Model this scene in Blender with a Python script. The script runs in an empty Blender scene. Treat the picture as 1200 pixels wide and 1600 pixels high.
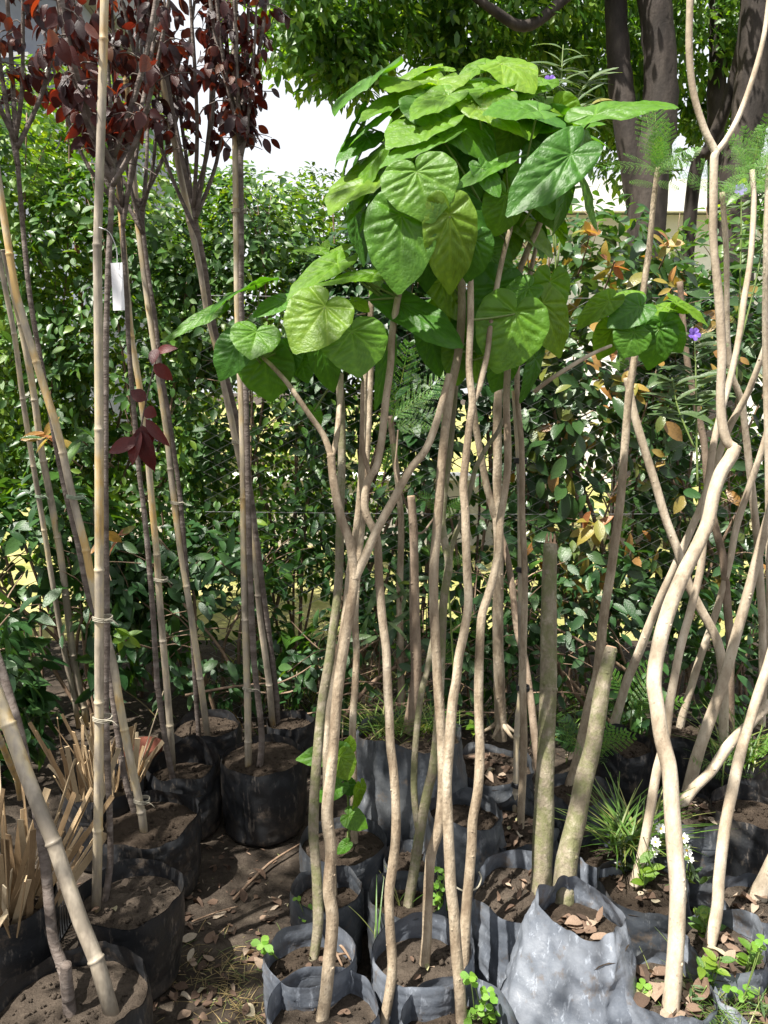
import bpy, math, random
import numpy as np
from mathutils import Vector, Matrix, noise
R = math.radians
rng = random.Random(7)
nrng = np.random.default_rng(7)
scene = bpy.context.scene
COL = scene.collection

# ------------------------------------------------------------------ camera
FPX = 1220.0                      # focal length in pixels of the 1200x1600 photograph
CAMZ = 1.55
PITCH = math.atan(200 / FPX)      # looking slightly down
cam_d = bpy.data.cameras.new('camera')
cam = bpy.data.objects.new('camera', cam_d)
COL.objects.link(cam)
cam.location = (0, 0, CAMZ)
cam.rotation_euler = (math.pi / 2 - PITCH, 0, 0)
cam_d.sensor_fit = 'VERTICAL'
cam_d.sensor_height = 24.0
cam_d.lens = 24.0 * FPX / 1600
cam_d.clip_start = 0.05
cam_d.clip_end = 500
scene.camera = cam

# ------------------------------------------------------------------ sky, sun, exposure
TO_SUN = Vector((-0.40, -0.30, 1.0)).normalized()
world = bpy.data.worlds.new('World')
scene.world = world
world.use_nodes = True
wn = world.node_tree.nodes; wl = world.node_tree.links
sky = wn.new('ShaderNodeTexSky'); sky.sky_type = 'NISHITA'; sky.sun_disc = False
sky.sun_elevation = math.asin(TO_SUN.z)
sky.sun_rotation = math.atan2(TO_SUN.x, TO_SUN.y)
sky.dust_density = 4.0; sky.air_density = 1.0; sky.ozone_density = 0.6
wn['Background'].inputs['Strength'].default_value = 0.054
# even white added over the whole sky, standing in for its overexposed look
veil = wn.new('ShaderNodeMix'); veil.data_type = 'RGBA'; veil.inputs[0].default_value = 0.8
veil.inputs[7].default_value = (8.6, 8.8, 9.1, 1)
wl.new(sky.outputs['Color'], veil.inputs[6]); wl.new(veil.outputs[2], wn['Background'].inputs['Color'])
sun_d = bpy.data.lights.new('sun', 'SUN')
sun_d.energy = 5.0; sun_d.angle = R(0.55); sun_d.color = (1.0, 0.95, 0.87)
sun = bpy.data.objects.new('sun', sun_d); COL.objects.link(sun)
sun.rotation_euler = (-TO_SUN).to_track_quat('-Z', 'Y').to_euler()
sun.location = (-3, -2, 8)
vs = scene.view_settings
vs.view_transform = 'Standard'; vs.look = 'None'; vs.gamma = 1.0; vs.exposure = 1.5
vs.use_curve_mapping = False
scene.render.engine = 'CYCLES'
scene.cycles.max_bounces = 6
scene.cycles.diffuse_bounces = 3
scene.cycles.glossy_bounces = 2
scene.cycles.transmission_bounces = 6
scene.cycles.transparent_max_bounces = 4

# ------------------------------------------------------------------ places: a photograph pixel + a real distance -> a point
def P(px, py, Y):
    u = (px - 600) / FPX; v = (800 - py) / FPX
    c, s = math.cos(PITCH), math.sin(PITCH)
    t = Y / (c + v * s)
    return Vector((t * u, Y, CAMZ + t * (-s + v * c)))
def G(px, py, z):
    u = (px - 600) / FPX; v = (800 - py) / FPX
    c, s = math.cos(PITCH), math.sin(PITCH)
    t = (z - CAMZ) / (-s + v * c)
    return Vector((t * u, t * (c + v * s), z))
def depth(p):
    return p.y * math.cos(PITCH) - (p.z - CAMZ) * math.sin(PITCH)
def project(p):
    d = depth(p)
    up = p.y * math.sin(PITCH) + (p.z - CAMZ) * math.cos(PITCH)
    return 600 + FPX * p.x / d, 800 - FPX * up / d

# ------------------------------------------------------------------ objects
WM = {}
def put(o, parent, M):
    COL.objects.link(o)
    if parent is not None:
        o.parent = parent
        o.matrix_basis = WM[parent.name].inverted() @ M
    else:
        o.matrix_basis = M
    WM[o.name] = M.copy()
    return o
def tag(o, label, cat, group=None):
    o['label'] = label; o['category'] = cat
    if group: o['group'] = group
    return o
def thing(name, label, cat, loc, group=None):
    o = bpy.data.objects.new(name, None)
    o.empty_display_size = 0.05
    put(o, None, Matrix.Translation(loc))
    return tag(o, label, cat, group)
def mesh_np(name, V, F, mat, smooth=True):
    """V (n,3) array, F list of index tuples or (m,k) array"""
    me = bpy.data.meshes.new(name)
    V = np.asarray(V, dtype=np.float32)
    if isinstance(F, np.ndarray):
        m, k = F.shape
        me.vertices.add(len(V)); me.vertices.foreach_set('co', V.ravel())
        me.loops.add(m * k); me.loops.foreach_set('vertex_index', F.astype(np.int32).ravel())
        me.polygons.add(m)
        me.polygons.foreach_set('loop_start', np.arange(0, m * k, k, dtype=np.int32))
        try: me.polygons.foreach_set('loop_total', np.full(m, k, dtype=np.int32))
        except Exception: pass
        me.update(calc_edges=True)
    else:
        me.from_pydata([tuple(v) for v in V], [], F)
        me.update()
    if smooth:
        me.polygons.foreach_set('use_smooth', [True] * len(me.polygons))
    for m_ in (mat if isinstance(mat, (list, tuple)) else [mat]):
        me.materials.append(m_)
    return me
def part(name, V, F, mat, parent, smooth=True, kind=None):
    """a mesh given in world coordinates, child of parent (its origin at the parent's)"""
    V = np.asarray(V, dtype=np.float64)
    M = WM[parent.name] if parent is not None else Matrix.Identity(4)
    o3 = np.array(M.translation)
    if parent is not None:
        M = Matrix.Translation(M.translation)
    o = bpy.data.objects.new(name, mesh_np(name, V - o3, F, mat, smooth))
    put(o, parent, M)
    if kind: o['kind'] = kind
    return o
def top_mesh(name, V, F, mat, loc, smooth=True, kind=None):
    loc = Vector(loc)
    o = bpy.data.objects.new(name, mesh_np(name, np.asarray(V) - np.array(loc), F, mat, smooth))
    put(o, None, Matrix.Translation(loc))
    if kind: o['kind'] = kind
    return o
def inst(name, me, parent, M):
    return put(bpy.data.objects.new(name, me), parent, M)

# ------------------------------------------------------------------ materials
def nmat(name):
    m = bpy.data.materials.new(name); m.use_nodes = True
    nt = m.node_tree
    return m, nt, nt.nodes, nt.links, nt.nodes['Principled BSDF']
def ramp(n, l, src, stops):
    r = n.new('ShaderNodeValToRGB')
    els = r.color_ramp.elements
    while len(els) < len(stops): els.new(0.5)
    for e, (p, c) in zip(els, stops):
        e.position = p; e.color = (*c, 1) if len(c) == 3 else c
    l.new(src, r.inputs['Fac'])
    return r.outputs['Color']
def tex(n, l, scale, detail=4, rough=0.6, coord='Object', stretch=None, kind='noise'):
    tc = n.new('ShaderNodeTexCoord')
    out = tc.outputs[coord]
    if stretch:
        mp = n.new('ShaderNodeMapping'); mp.inputs['Scale'].default_value = stretch
        l.new(out, mp.inputs['Vector']); out = mp.outputs['Vector']
    if kind == 'noise':
        t = n.new('ShaderNodeTexNoise'); t.inputs['Detail'].default_value = detail
        t.inputs['Roughness'].default_value = rough
        o = t.outputs['Fac']
    elif kind == 'voronoi':
        t = n.new('ShaderNodeTexVoronoi'); o = t.outputs['Distance']
    t.inputs['Scale'].default_value = scale
    l.new(out, t.inputs['Vector'])
    return o
def bump(n, l, src, bsdf, strength, dist):
    b = n.new('ShaderNodeBump'); b.inputs['Strength'].default_value = strength
    b.inputs['Distance'].default_value = dist
    l.new(src, b.inputs['Height'])
    prev = bsdf.inputs['Normal'].links
    if prev: l.new(prev[0].from_socket, b.inputs['Normal'])
    l.new(b.outputs['Normal'], bsdf.inputs['Normal'])
def mixc(n, l, fac, a, b, typ='MIX'):
    m = n.new('ShaderNodeMix'); m.data_type = 'RGBA'; m.blend_type = typ
    for sock, v in ((0, fac), (6, a), (7, b)):
        if isinstance(v, (int, float)): m.inputs[sock].default_value = v
        elif isinstance(v, tuple): m.inputs[sock].default_value = (*v, 1)
        else: l.new(v, m.inputs[sock])
    return m.outputs[2]
def rnd(n, l):
    oi = n.new('ShaderNodeObjectInfo'); ge = n.new('ShaderNodeNewGeometry')
    a = n.new('ShaderNodeMath'); a.operation = 'ADD'
    l.new(oi.outputs['Random'], a.inputs[0]); l.new(ge.outputs['Random Per Island'], a.inputs[1])
    f = n.new('ShaderNodeMath'); f.operation = 'FRACT'; l.new(a.outputs[0], f.inputs[0])
    return f.outputs[0]
def leafmat(name, stops, trans=0.45, tcol=(1.9, 1.7, 0.5), rough=0.42, spec=0.5, vein=False, spots=None, nscale=18, bumpy=0.25):
    m, nt, n, l, b = nmat(name)
    col = ramp(n, l, rnd(n, l), stops)
    no = tex(n, l, nscale, 3, 0.6)
    dark = n.new('ShaderNodeMapRange'); dark.inputs['From Min'].default_value = .3; dark.inputs['From Max'].default_value = .75
    dark.inputs['To Min'].default_value = 0.78; dark.inputs['To Max'].default_value = 1.2
    l.new(no, dark.inputs['Value'])
    cc = n.new('ShaderNodeVectorMath'); cc.operation = 'SCALE'
    l.new(col, cc.inputs[0]); l.new(dark.outputs[0], cc.inputs['Scale'])
    col = cc.outputs[0]
    if spots:
        sp = tex(n, l, spots[1], 2, 0.5)
        f = ramp(n, l, sp, [(spots[2], (0, 0, 0)), (spots[2] + .05, (1, 1, 1))])
        col = mixc(n, l, f, col, spots[0])
    if vein:
        at = n.new('ShaderNodeAttribute'); at.attribute_name = 'vein'
        lv = mixc(n, l, 1.0, col, (1.7, 1.45, 1.7), 'MULTIPLY')
        mv = n.new('ShaderNodeMath'); mv.operation = 'MULTIPLY'; mv.inputs[1].default_value = 0.75
        l.new(at.outputs['Fac'], mv.inputs[0])
        col = mixc(n, l, mv.outputs[0], col, lv)
        vo = n.new('ShaderNodeTexVoronoi'); vo.feature = 'DISTANCE_TO_EDGE'; vo.inputs['Scale'].default_value = 13
        l.new(n.new('ShaderNodeTexCoord').outputs['Object'], vo.inputs['Vector'])
        net = ramp(n, l, vo.outputs['Distance'], [(0, (0, 0, 0)), (.22, (1, 1, 1))])
        bump(n, l, net, b, 0.10, 0.010)
        bump(n, l, tex(n, l, 30, 3, .6), b, 0.12, 0.008)
        col = mixc(n, l, mixc(n, l, 1.0, net, (.12, .12, .12), 'MULTIPLY'), mixc(n, l, 1.0, col, (1.15, 1.1, 1.1), 'MULTIPLY'), col)
    bump(n, l, no, b, bumpy, 0.01)
    l.new(col, b.inputs['Base Color'])
    b.inputs['Roughness'].default_value = rough
    b.inputs['Specular IOR Level'].default_value = spec
    tr = n.new('ShaderNodeBsdfTranslucent')
    tc = mixc(n, l, 1.0, col, tcol, 'MULTIPLY')
    l.new(tc, tr.inputs['Color'])
    mx = n.new('ShaderNodeMixShader'); mx.inputs[0].default_value = trans
    l.new(b.outputs[0], mx.inputs[1]); l.new(tr.outputs[0], mx.inputs[2])
    l.new(mx.outputs[0], n['Material Output'].inputs['Surface'])
    return m
def barkmat(name, c1, c2, c3, scale=22, rough=0.8, stretch=(1, 1, .35), bstr=0.6, moss=None):
    m, nt, n, l, b = nmat(name)
    a = tex(n, l, scale, 6, 0.65, stretch=stretch)
    col = ramp(n, l, a, [(0.37, c1), (0.5, c2), (0.64, c3)])
    big = tex(n, l, 3.2, 2, 0.5)
    col = mixc(n, l, ramp(n, l, big, [(0.4, (0, 0, 0)), (.7, (.55, .55, .55))]), col, c1)
    sp = tex(n, l, scale * 7, 2, 0.5)
    col = mixc(n, l, ramp(n, l, sp, [(0.64, (0, 0, 0)), (.74, (.5, .5, .5))]), col, tuple(x * .5 for x in c1))
    if moss:
        g = tex(n, l, 26, 4, 0.7)
        col = mixc(n, l, ramp(n, l, g, [(0.42, (0, 0, 0)), (.58, (.8, .8, .8))]), col, moss)
    l.new(col, b.inputs['Base Color']); b.inputs['Roughness'].default_value = rough
    b.inputs['Specular IOR Level'].default_value = 0.3
    bump(n, l, a, b, bstr, 0.012)
    bump(n, l, tex(n, l, scale * 5, 3, .6), b, bstr * .6, 0.004)
    return m
def plain(name, c, rough=0.6, spec=0.4, var=0.3, scale=20, metallic=0, bstr=0.15, c2=None):
    m, nt, n, l, b = nmat(name)
    a = tex(n, l, scale, 5, 0.65)
    lo = c2 or tuple(x * (1 - var) for x in c)
    l.new(ramp(n, l, a, [(0.3, lo), (0.7, c)]), b.inputs['Base Color'])
    b.inputs['Roughness'].default_value = rough; b.inputs['Specular IOR Level'].default_value = spec
    b.inputs['Metallic'].default_value = metallic
    bump(n, l, a, b, bstr, 0.01)
    return m
def bagmat(name, c, dust, dust_lo, rough, fibre=0.25):
    m, nt, n, l, b = nmat(name)
    a = tex(n, l, 7, 6, 0.7)
    f = ramp(n, l, a, [(dust_lo, (0, 0, 0)), (dust_lo + .22, (.85, .85, .85))])
    col = mixc(n, l, f, c, dust)
    s = tex(n, l, 60, 4, .7, stretch=(1, 1, .25))
    col = mixc(n, l, ramp(n, l, s, [(.57, (0, 0, 0)), (.68, (.6, .6, .6))]), col, tuple(min(1, x * 1.9) for x in dust))
    col = mixc(n, l, ramp(n, l, tex(n, l, 12, 6, .75), [(.56, (0, 0, 0)), (.66, (.8, .8, .8))]), col, (.10, .078, .06))
    l.new(col, b.inputs['Base Color'])
    rr = n.new('ShaderNodeMapRange'); rr.inputs['To Min'].default_value = rough - .12; rr.inputs['To Max'].default_value = rough + .25
    l.new(a, rr.inputs['Value']); l.new(rr.outputs[0], b.inputs['Roughness'])
    b.inputs['Specular IOR Level'].default_value = 0.5
    bump(n, l, tex(n, l, 11, 5, .62, stretch=(1, 1, .6)), b, 0.22, 0.02)
    wr = n.new('ShaderNodeTexNoise'); wr.noise_type = 'RIDGED_MULTIFRACTAL'; wr.inputs['Scale'].default_value = 9; wr.inputs['Detail'].default_value = 3
    l.new(n.new('ShaderNodeTexCoord').outputs['Object'], wr.inputs['Vector'])
    bump(n, l, wr.outputs['Fac'], b, 0.12, 0.008)
    bump(n, l, tex(n, l, 90, 2, .5), b, fibre, 0.003)
    return m
def soilmat(name, stops, scale=30):
    m, nt, n, l, b = nmat(name)
    a = tex(n, l, scale, 8, 0.72)
    col = ramp(n, l, a, stops)
    big = tex(n, l, 2.3, 3, .6)
    col = mixc(n, l, ramp(n, l, big, [(.38, (0, 0, 0)), (.68, (.6, .6, .6))]), col, stops[-1][1])
    l.new(col, b.inputs['Base Color']); b.inputs['Roughness'].default_value = 0.95
    b.inputs['Specular IOR Level'].default_value = 0.054
    bump(n, l, a, b, 0.9, 0.03)
    bump(n, l, tex(n, l, scale * 5, 4, .7), b, 0.6, 0.006)
    return m

MT = {}
MT['catalpa'] = leafmat('catalpa_leaf', [(0, (.034, .125, .010)), (.45, (.052, .160, .010)), (.8, (.085, .20, .010)), (1, (.12, .225, .012))], trans=.42, tcol=(1.75, 1.6, .32), rough=.46, spec=.42, vein=True, nscale=4, bumpy=.3)
MT['young_lit_leaf'] = leafmat('young_lit_leaf', [(0, (.085, .20, .012)), (1, (.13, .25, .015))], trans=.48, tcol=(1.7, 1.6, .35), rough=.55, spec=.3, vein=True, nscale=4)  # paler green for young leaves; also paints a sunlit tone on the crown top
MT['petiole'] = plain('petiole_green', (.14, .20, .05), .5)
MT['plum'] = leafmat('plum_leaf', [(0, (.020, .008, .010)), (.5, (.034, .010, .011)), (.8, (.058, .014, .012)), (.93, (.10, .026, .013)), (1, (.13, .05, .015))], trans=.42, tcol=(2.8, 1.2, .5), rough=.38, spec=.5, nscale=30)
MT['red_leaf'] = leafmat('red_leaf', [(0, (.055, .012, .014)), (1, (.12, .022, .02))], trans=.4, tcol=(2.0, .9, .7), nscale=20)
MT['hedge'] = leafmat('hedge_leaf', [(0, (.022, .070, .013)), (.5, (.036, .100, .016)), (.85, (.058, .140, .019)), (1, (.10, .18, .025))], trans=.36, tcol=(2.1, 1.8, .45), rough=.42, spec=.45)
MT['hedge_light'] = leafmat('hedge_light_leaf', [(0, (.06, .15, .016)), (.5, (.10, .20, .02)), (1, (.18, .27, .03))], trans=.45, tcol=(1.9, 1.7, .4), rough=.38)
MT['dark_shrub'] = leafmat('dark_shrub_leaf', [(0, (.016, .050, .015)), (.6, (.028, .080, .022)), (1, (.052, .115, .030))], trans=.28, tcol=(2, 1.8, .5), rough=.38, spec=.5)
MT['photinia'] = leafmat('photinia_leaf', [(0, (.025, .065, .018)), (.72, (.05, .11, .026)), (.84, (.17, .18, .035)), (.93, (.28, .20, .05)), (1, (.28, .12, .04))], trans=.35, tcol=(1.7, 1.4, .6), rough=.3, spec=.6)
MT['yellow_leaf'] = leafmat('yellow_leaf', [(0, (.16, .18, .035)), (.35, (.30, .25, .05)), (.65, (.38, .25, .07)), (.85, (.36, .17, .06)), (1, (.30, .12, .06))], trans=.4, tcol=(1.5, 1.2, .6), rough=.35)
MT['ruellia'] = leafmat('ruellia_leaf', [(0, (.05, .10, .03)), (1, (.10, .15, .06))], trans=.35)
MT['fern'] = leafmat('jacaranda_leaf', [(0, (.06, .19, .02)), (.7, (.10, .26, .03)), (1, (.18, .28, .04))], trans=.5, tcol=(1.8, 1.6, .5))
MT['far_tree'] = leafmat('far_tree_leaf', [(0, (.035, .10, .014)), (.5, (.06, .15, .018)), (1, (.13, .22, .03))], trans=.48, tcol=(2.0, 1.8, .4), rough=.4)
MT['clover'] = leafmat('clover_leaf', [(0, (.13, .30, .03)), (1, (.19, .36, .04))], trans=.5, tcol=(1.5, 1.4, .4))
MT['grass'] = leafmat('grass_blade', [(0, (.06, .14, .02)), (.6, (.10, .19, .03)), (1, (.24, .24, .08))], trans=.4)
MT['dry_grass'] = leafmat('dry_grass_blade', [(0, (.22, .16, .07)), (.6, (.34, .26, .12)), (.8, (.14, .17, .05)), (1, (.10, .16, .04))], trans=.25, tcol=(1.2, 1.1, .7))
MT['dry_leaf'] = leafmat('dry_leaf', [(0, (.055, .038, .028)), (.35, (.12, .078, .055)), (.6, (.20, .135, .095)), (.8, (.30, .23, .17)), (.93, (.40, .34, .26)), (1, (.22, .24, .08))], trans=.15, tcol=(1.3, 1, .7), rough=.8, spec=.2)
MT['catalpa_bark'] = barkmat('catalpa_bark', (.165, .122, .08), (.29, .232, .162), (.44, .37, .275), bstr=.8)
MT['pale_bark'] = barkmat('pale_bark', (.26, .205, .145), (.42, .35, .26), (.55, .48, .38), scale=16, bstr=.5)
MT['twig_bark'] = barkmat('twig_bark', (.13, .085, .055), (.20, .135, .09), (.28, .2, .14), bstr=.5)
MT['plum_bark'] = barkmat('plum_bark', (.075, .058, .048), (.125, .10, .085), (.20, .17, .15), scale=26, stretch=(.5, .5, 1.6), bstr=.7)
MT['mossy_bark'] = barkmat('mossy_bark', (.115, .095, .065), (.20, .17, .12), (.31, .275, .205), moss=(.115, .12, .05), bstr=.9)
MT['dark_bark'] = barkmat('dark_bark', (.018, .014, .011), (.034, .026, .021), (.06, .048, .039), scale=9, bstr=1.0)
MT['purple_bark'] = barkmat('purple_bark', (.125, .088, .06), (.19, .142, .10), (.27, .21, .155), bstr=.6)
MT['cut_wood'] = plain('cut_wood', (.48, .31, .20), .8, .2, .5, 60)
MT['bag_grey'] = bagmat('faded_plastic', (.085, .097, .118), (.165, .18, .205), .40, .34)
MT['bag_black'] = bagmat('black_plastic', (.015, .016, .018), (.085, .072, .060), .53, .36)
MT['bag_dark'] = bagmat('dark_plastic', (.040, .046, .055), (.095, .10, .105), .42, .42)
MT['soil_dark'] = soilmat('potting_soil', [(.3, (.020, .015, .012)), (.55, (.048, .036, .027)), (.8, (.10, .078, .058))], 34)
MT['soil_light'] = soilmat('dry_potting_soil', [(.3, (.030, .024, .019)), (.55, (.07, .055, .043)), (.8, (.145, .118, .092))], 30)
MT['twine'] = plain('twine', (.34, .31, .24), .8)
MT['green_tie'] = plain('green_tie', (.28, .36, .25), .6)
MT['black_tie'] = plain('black_tie', (.02, .02, .022), .5)
MT['wire'] = plain('galvanised_wire', (.22, .22, .22), .55, .5, .3, 40, metallic=.5)
MT['splint'] = leafmat('splint_wood', [(0, (.20, .135, .075)), (.35, (.32, .22, .12)), (.7, (.44, .33, .20)), (1, (.54, .45, .31))], trans=.02, rough=.7, spec=.25, nscale=30)
MT['terracotta'] = plain('terracotta', (.15, .05, .032), .85, .2, .5, 25)
MT['white_wall'] = plain('white_plaster', (.78, .77, .74), .9, .2, .12, 3)
MT['grey_roof'] = plain('grey_roofing', (.20, .205, .215), .8, .2, .3, 6)
MT['pale_stone'] = plain('pale_concrete', (.52, .48, .42), .9, .2, .3, 8)
MT['blue_grey'] = plain('blue_grey_paint', (.22, .24, .30), .8, .2, .2, 4)
MT['rust'] = plain('rusty_iron', (.20, .085, .04), .85, .3, .5, 50)
MT['white_card'] = plain('white_card', (.86, .86, .88), .45, .4, .03, 30, bstr=.02)
MT['petal_white'] = leafmat('white_petal', [(0, (.8, .8, .78)), (1, (.86, .86, .84))], trans=.3, tcol=(1, 1, 1))
MT['petal_purple'] = leafmat('purple_petal', [(0, (.22, .12, .58)), (1, (.30, .17, .68))], trans=.35, tcol=(1.2, 1.1, 1.1))
MT['yellow_disc'] = plain('flower_disc', (.65, .42, .04), .7)
MT['glass'] = plain('window_glass', (.03, .035, .04), .1, .6, .2, 3, bstr=0)
def bamboo_mat():
    m, nt, n, l, b = nmat('bamboo_cane')
    a = tex(n, l, 5, 5, 0.7, stretch=(1, 1, .5))
    col = ramp(n, l, a, [(.38, (.20, .17, .13)), (.46, (.36, .31, .24)), (.53, (.47, .39, .25)), (.60, (.48, .32, .12))])
    s = tex(n, l, 45, 5, .7, stretch=(1, 1, .12))
    col = mixc(n, l, ramp(n, l, s, [(.50, (0, 0, 0)), (.72, (.75, .75, .75))]), col, (.15, .12, .095))
    l.new(col, b.inputs['Base Color']); b.inputs['Roughness'].default_value = .5
    bump(n, l, s, b, .3, .004)
    return m
MT['bamboo'] = bamboo_mat()
def ground_mat():
    m, nt, n, l, b = nmat('bare_earth')
    a = tex(n, l, 9, 9, .72)
    col = ramp(n, l, a, [(.3, (.022, .018, .014)), (.5, (.055, .043, .033)), (.72, (.12, .098, .074))])
    l.new(col, b.inputs['Base Color']); b.inputs['Roughness'].default_value = .95
    b.inputs['Specular IOR Level'].default_value = .15
    bump(n, l, a, b, .9, .05); bump(n, l, tex(n, l, 80, 5, .7), b, .7, .008)
    return m
MT['earth'] = ground_mat()
MT['lawn'] = soilmat('sunny_lawn', [(.3, (.10, .13, .03)), (.5, (.22, .22, .07)), (.75, (.38, .33, .16))], 3)

# ------------------------------------------------------------------ shape helpers
def catmull(pts, rad, sub):
    out, ro = [], []
    n = len(pts)
    for i in range(n - 1):
        p0 = pts[max(i - 1, 0)]; p1 = pts[i]; p2 = pts[i + 1]; p3 = pts[min(i + 2, n - 1)]
        for k in range(sub):
            t = k / sub
            out.append(0.5 * ((2 * p1) + (p2 - p0) * t + (2 * p0 - 5 * p1 + 4 * p2 - p3) * t * t + (3 * p1 - p0 - 3 * p2 + p3) * t ** 3))
            ro.append(rad[i] * (1 - t) + rad[i + 1] * t)
    out.append(pts[-1].copy()); ro.append(rad[-1])
    return out, ro
def tube(pts, rad, sides=10, sub=5, rough=0.05, seed=0, cap=True, base=0):
    pts = [Vector(p) for p in pts]
    if not isinstance(rad, (list, tuple)): rad = [rad] * len(pts)
    if sub > 1 and len(pts) > 1: pts, rad = catmull(pts, rad, sub)
    n = len(pts)
    V, F = [], []
    t0 = (pts[1] - pts[0]).normalized()
    x = t0.cross(Vector((0.31, 0.95, 0.05)));  x = x.normalized() if x.length > 1e-6 else Vector((1, 0, 0))
    for i in range(n):
        t = (pts[min(i + 1, n - 1)] - pts[max(i - 1, 0)]).normalized()
        x = (x - t * x.dot(t)).normalized(); y = t.cross(x)
        for k in range(sides):
            a = 2 * math.pi * k / sides
            d = x * math.cos(a) + y * math.sin(a)
            r = rad[i]
            if rough:
                q = pts[i] * 9 + d * .6 + Vector((seed * 3.7, 0, 0))
                r *= 1 + rough * noise.noise(q) * 2 + rough * .6 * noise.noise(q * 3)
            V.append(pts[i] + d * r)
    for i in range(n - 1):
        for k in range(sides):
            k2 = (k + 1) % sides
            F.append((base + i * sides + k, base + i * sides + k2, base + (i + 1) * sides + k2, base + (i + 1) * sides + k))
    if cap:
        F.append(tuple(base + k for k in reversed(range(sides))))
        F.append(tuple(base + (n - 1) * sides + k for k in range(sides)))
    return V, F
def box(x0, x1, y0, y1, z0, z1):
    V = [(x, y, z) for z in (z0, z1) for y in (y0, y1) for x in (x0, x1)]
    F = [(0, 2, 3, 1), (4, 5, 7, 6), (0, 1, 5, 4), (1, 3, 7, 5), (3, 2, 6, 7), (2, 0, 4, 6)]
    return V, F
def leaf_mesh(name, mat, wid=.5, rows=5, fold=.12, curl=.12, belly=.45, tipk=1.0, wave=0, seed=0):
    """a leaf blade of length 1 along +Y, normal +Z, folded on its midrib"""
    r = random.Random(seed)
    V, F = [], []
    for i in range(rows + 1):
        v = i / rows
        e = math.log(.5) / math.log(belly)
        w = wid * .5 * max(0.0, math.sin(math.pi * v ** e)) ** (.75 * tipk)
        if i == 0: w = wid * .03
        if i == rows: w = 0.004
        z = -curl * v * v
        ww = wave * math.sin(v * 9 + seed)
        V += [(-w, v, z + fold * w * 2 + ww * .5), (0, v, z), (w, v, z + fold * w * 2 - ww * .5)]
    for i in range(rows):
        a = i * 3
        F += [(a, a + 1, a + 4, a + 3), (a + 1, a + 2, a + 5, a + 4)]
    return mesh_np(name, V, F, mat)
def heart_leaf(name, mat, droop, cup, wave, seed):
    """catalpa leaf: polar grid about the notch, raised quilting between the veins"""
    NA, NR = 96, 18
    tab = [(0, 1.0), (7, .925), (15, .86), (30, .775), (45, .70), (60, .635), (80, .575), (100, .525), (120, .47), (140, .40), (158, .31), (170, .20), (180, .055)]
    def rad(deg):
        d = abs(deg)
        for (a, ra), (b, rb) in zip(tab, tab[1:]):
            if d <= b: return ra + (rb - ra) * (d - a) / (b - a)
        return tab[-1][1]
    segs = []
    def seg(x0, y0, x1, y1, s): segs.append((x0, y0, x1, y1, s))
    seg(0, 0, 0, 1, 1.0)
    for s in (-1, 1):
        for ang, L, st in ((36, .74, .9), (74, .56, .8), (115, .44, .7)):
            a = R(ang) * s
            seg(0, 0, L * math.sin(a), L * math.cos(a), st)
        for y0, L in ((.22, .5), (.38, .44), (.54, .36), (.68, .26), (.80, .18)):
            seg(0, y0, s * L * .78, y0 + L * .55, .7)
        for f, L in ((.35, .3), (.6, .24)):
            a = R(36) * s; px_, py_ = f * .74 * math.sin(a), f * .74 * math.cos(a)
            seg(px_, py_, px_ + s * L * .95, py_ + L * .18, .5)
    def vein(x, y):
        best, bst = 9, 0
        for x0, y0, x1, y1, s in segs:
            dx, dy = x1 - x0, y1 - y0
            t = max(0, min(1, ((x - x0) * dx + (y - y0) * dy) / (dx * dx + dy * dy)))
            d = math.hypot(x - x0 - dx * t, y - y0 - dy * t) / (.6 + .4 * s)
            if d < best: best, bst = d, s
        return best, bst
    r = random.Random(seed); ph = r.random() * 6
    V, F, A = [(0, 0, 0)], [], [1.0]
    for j in range(1, NR + 1):
        s = j / NR
        for k in range(NA):
            deg = -180 + 360 * (k + .5) / NA
            rr = rad(deg) * s * (1 + .012 * math.sin(deg * .21 + seed))
            x, y = rr * math.sin(R(deg)), rr * math.cos(R(deg))
            d, st = vein(x, y)
            q = 1 - math.exp(-(d / .038) ** 2)
            z = .032 * q * (1 if s < .95 else .6)
            z += -droop * (max(y, 0) ** 2) - droop * .5 * min(y, 0) ** 2
            z += cup * abs(x) - .5 * cup * x * x * 2
            z += wave * s ** 2 * math.sin(R(deg) * 3 + ph) + .5 * wave * s ** 3 * math.sin(R(deg) * 7 + ph * 2)
            z += .012 * noise.noise(Vector((x * 7, y * 7, seed)))
            V.append((x, y, z)); A.append(math.exp(-(d / .016) ** 2) * (.5 + .5 * st))
    for k in range(NA - 1): F.append((0, 1 + k + 1, 1 + k))
    for j in range(NR - 1):
        for k in range(NA - 1):          # the seam at the notch stays open
            a = 1 + j * NA + k
            F.append((a, a + 1, a + NA + 1, a + NA))
    me = mesh_np(name, V, F, mat)
    at = me.attributes.new('vein', 'FLOAT', 'POINT'); at.data.foreach_set('value', A)
    return me
def orient(loc, fwd, nrm, sx, sy, sz=None):
    d = fwd.normalized()
    x = d.cross(nrm)
    if x.length < 1e-4: x = d.cross(Vector((.3, .8, .5)))
    x.normalize(); z = x.cross(d)
    sz = sz or (sx + sy) / 2
    return Matrix(((x.x * sx, d.x * sy, z.x * sz, loc.x), (x.y * sx, d.y * sy, z.y * sz, loc.y), (x.z * sx, d.z * sy, z.z * sz, loc.z), (0, 0, 0, 1)))
_cache = {}
def leaf_arrays(me):
    if me.name not in _cache:
        n = len(me.vertices); co = np.empty(n * 3, dtype=np.float32); me.vertices.foreach_get('co', co)
        _cache[me.name] = (co.reshape(-1, 3), np.array([tuple(p.vertices) for p in me.polygons]))
    return _cache[me.name]
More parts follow.
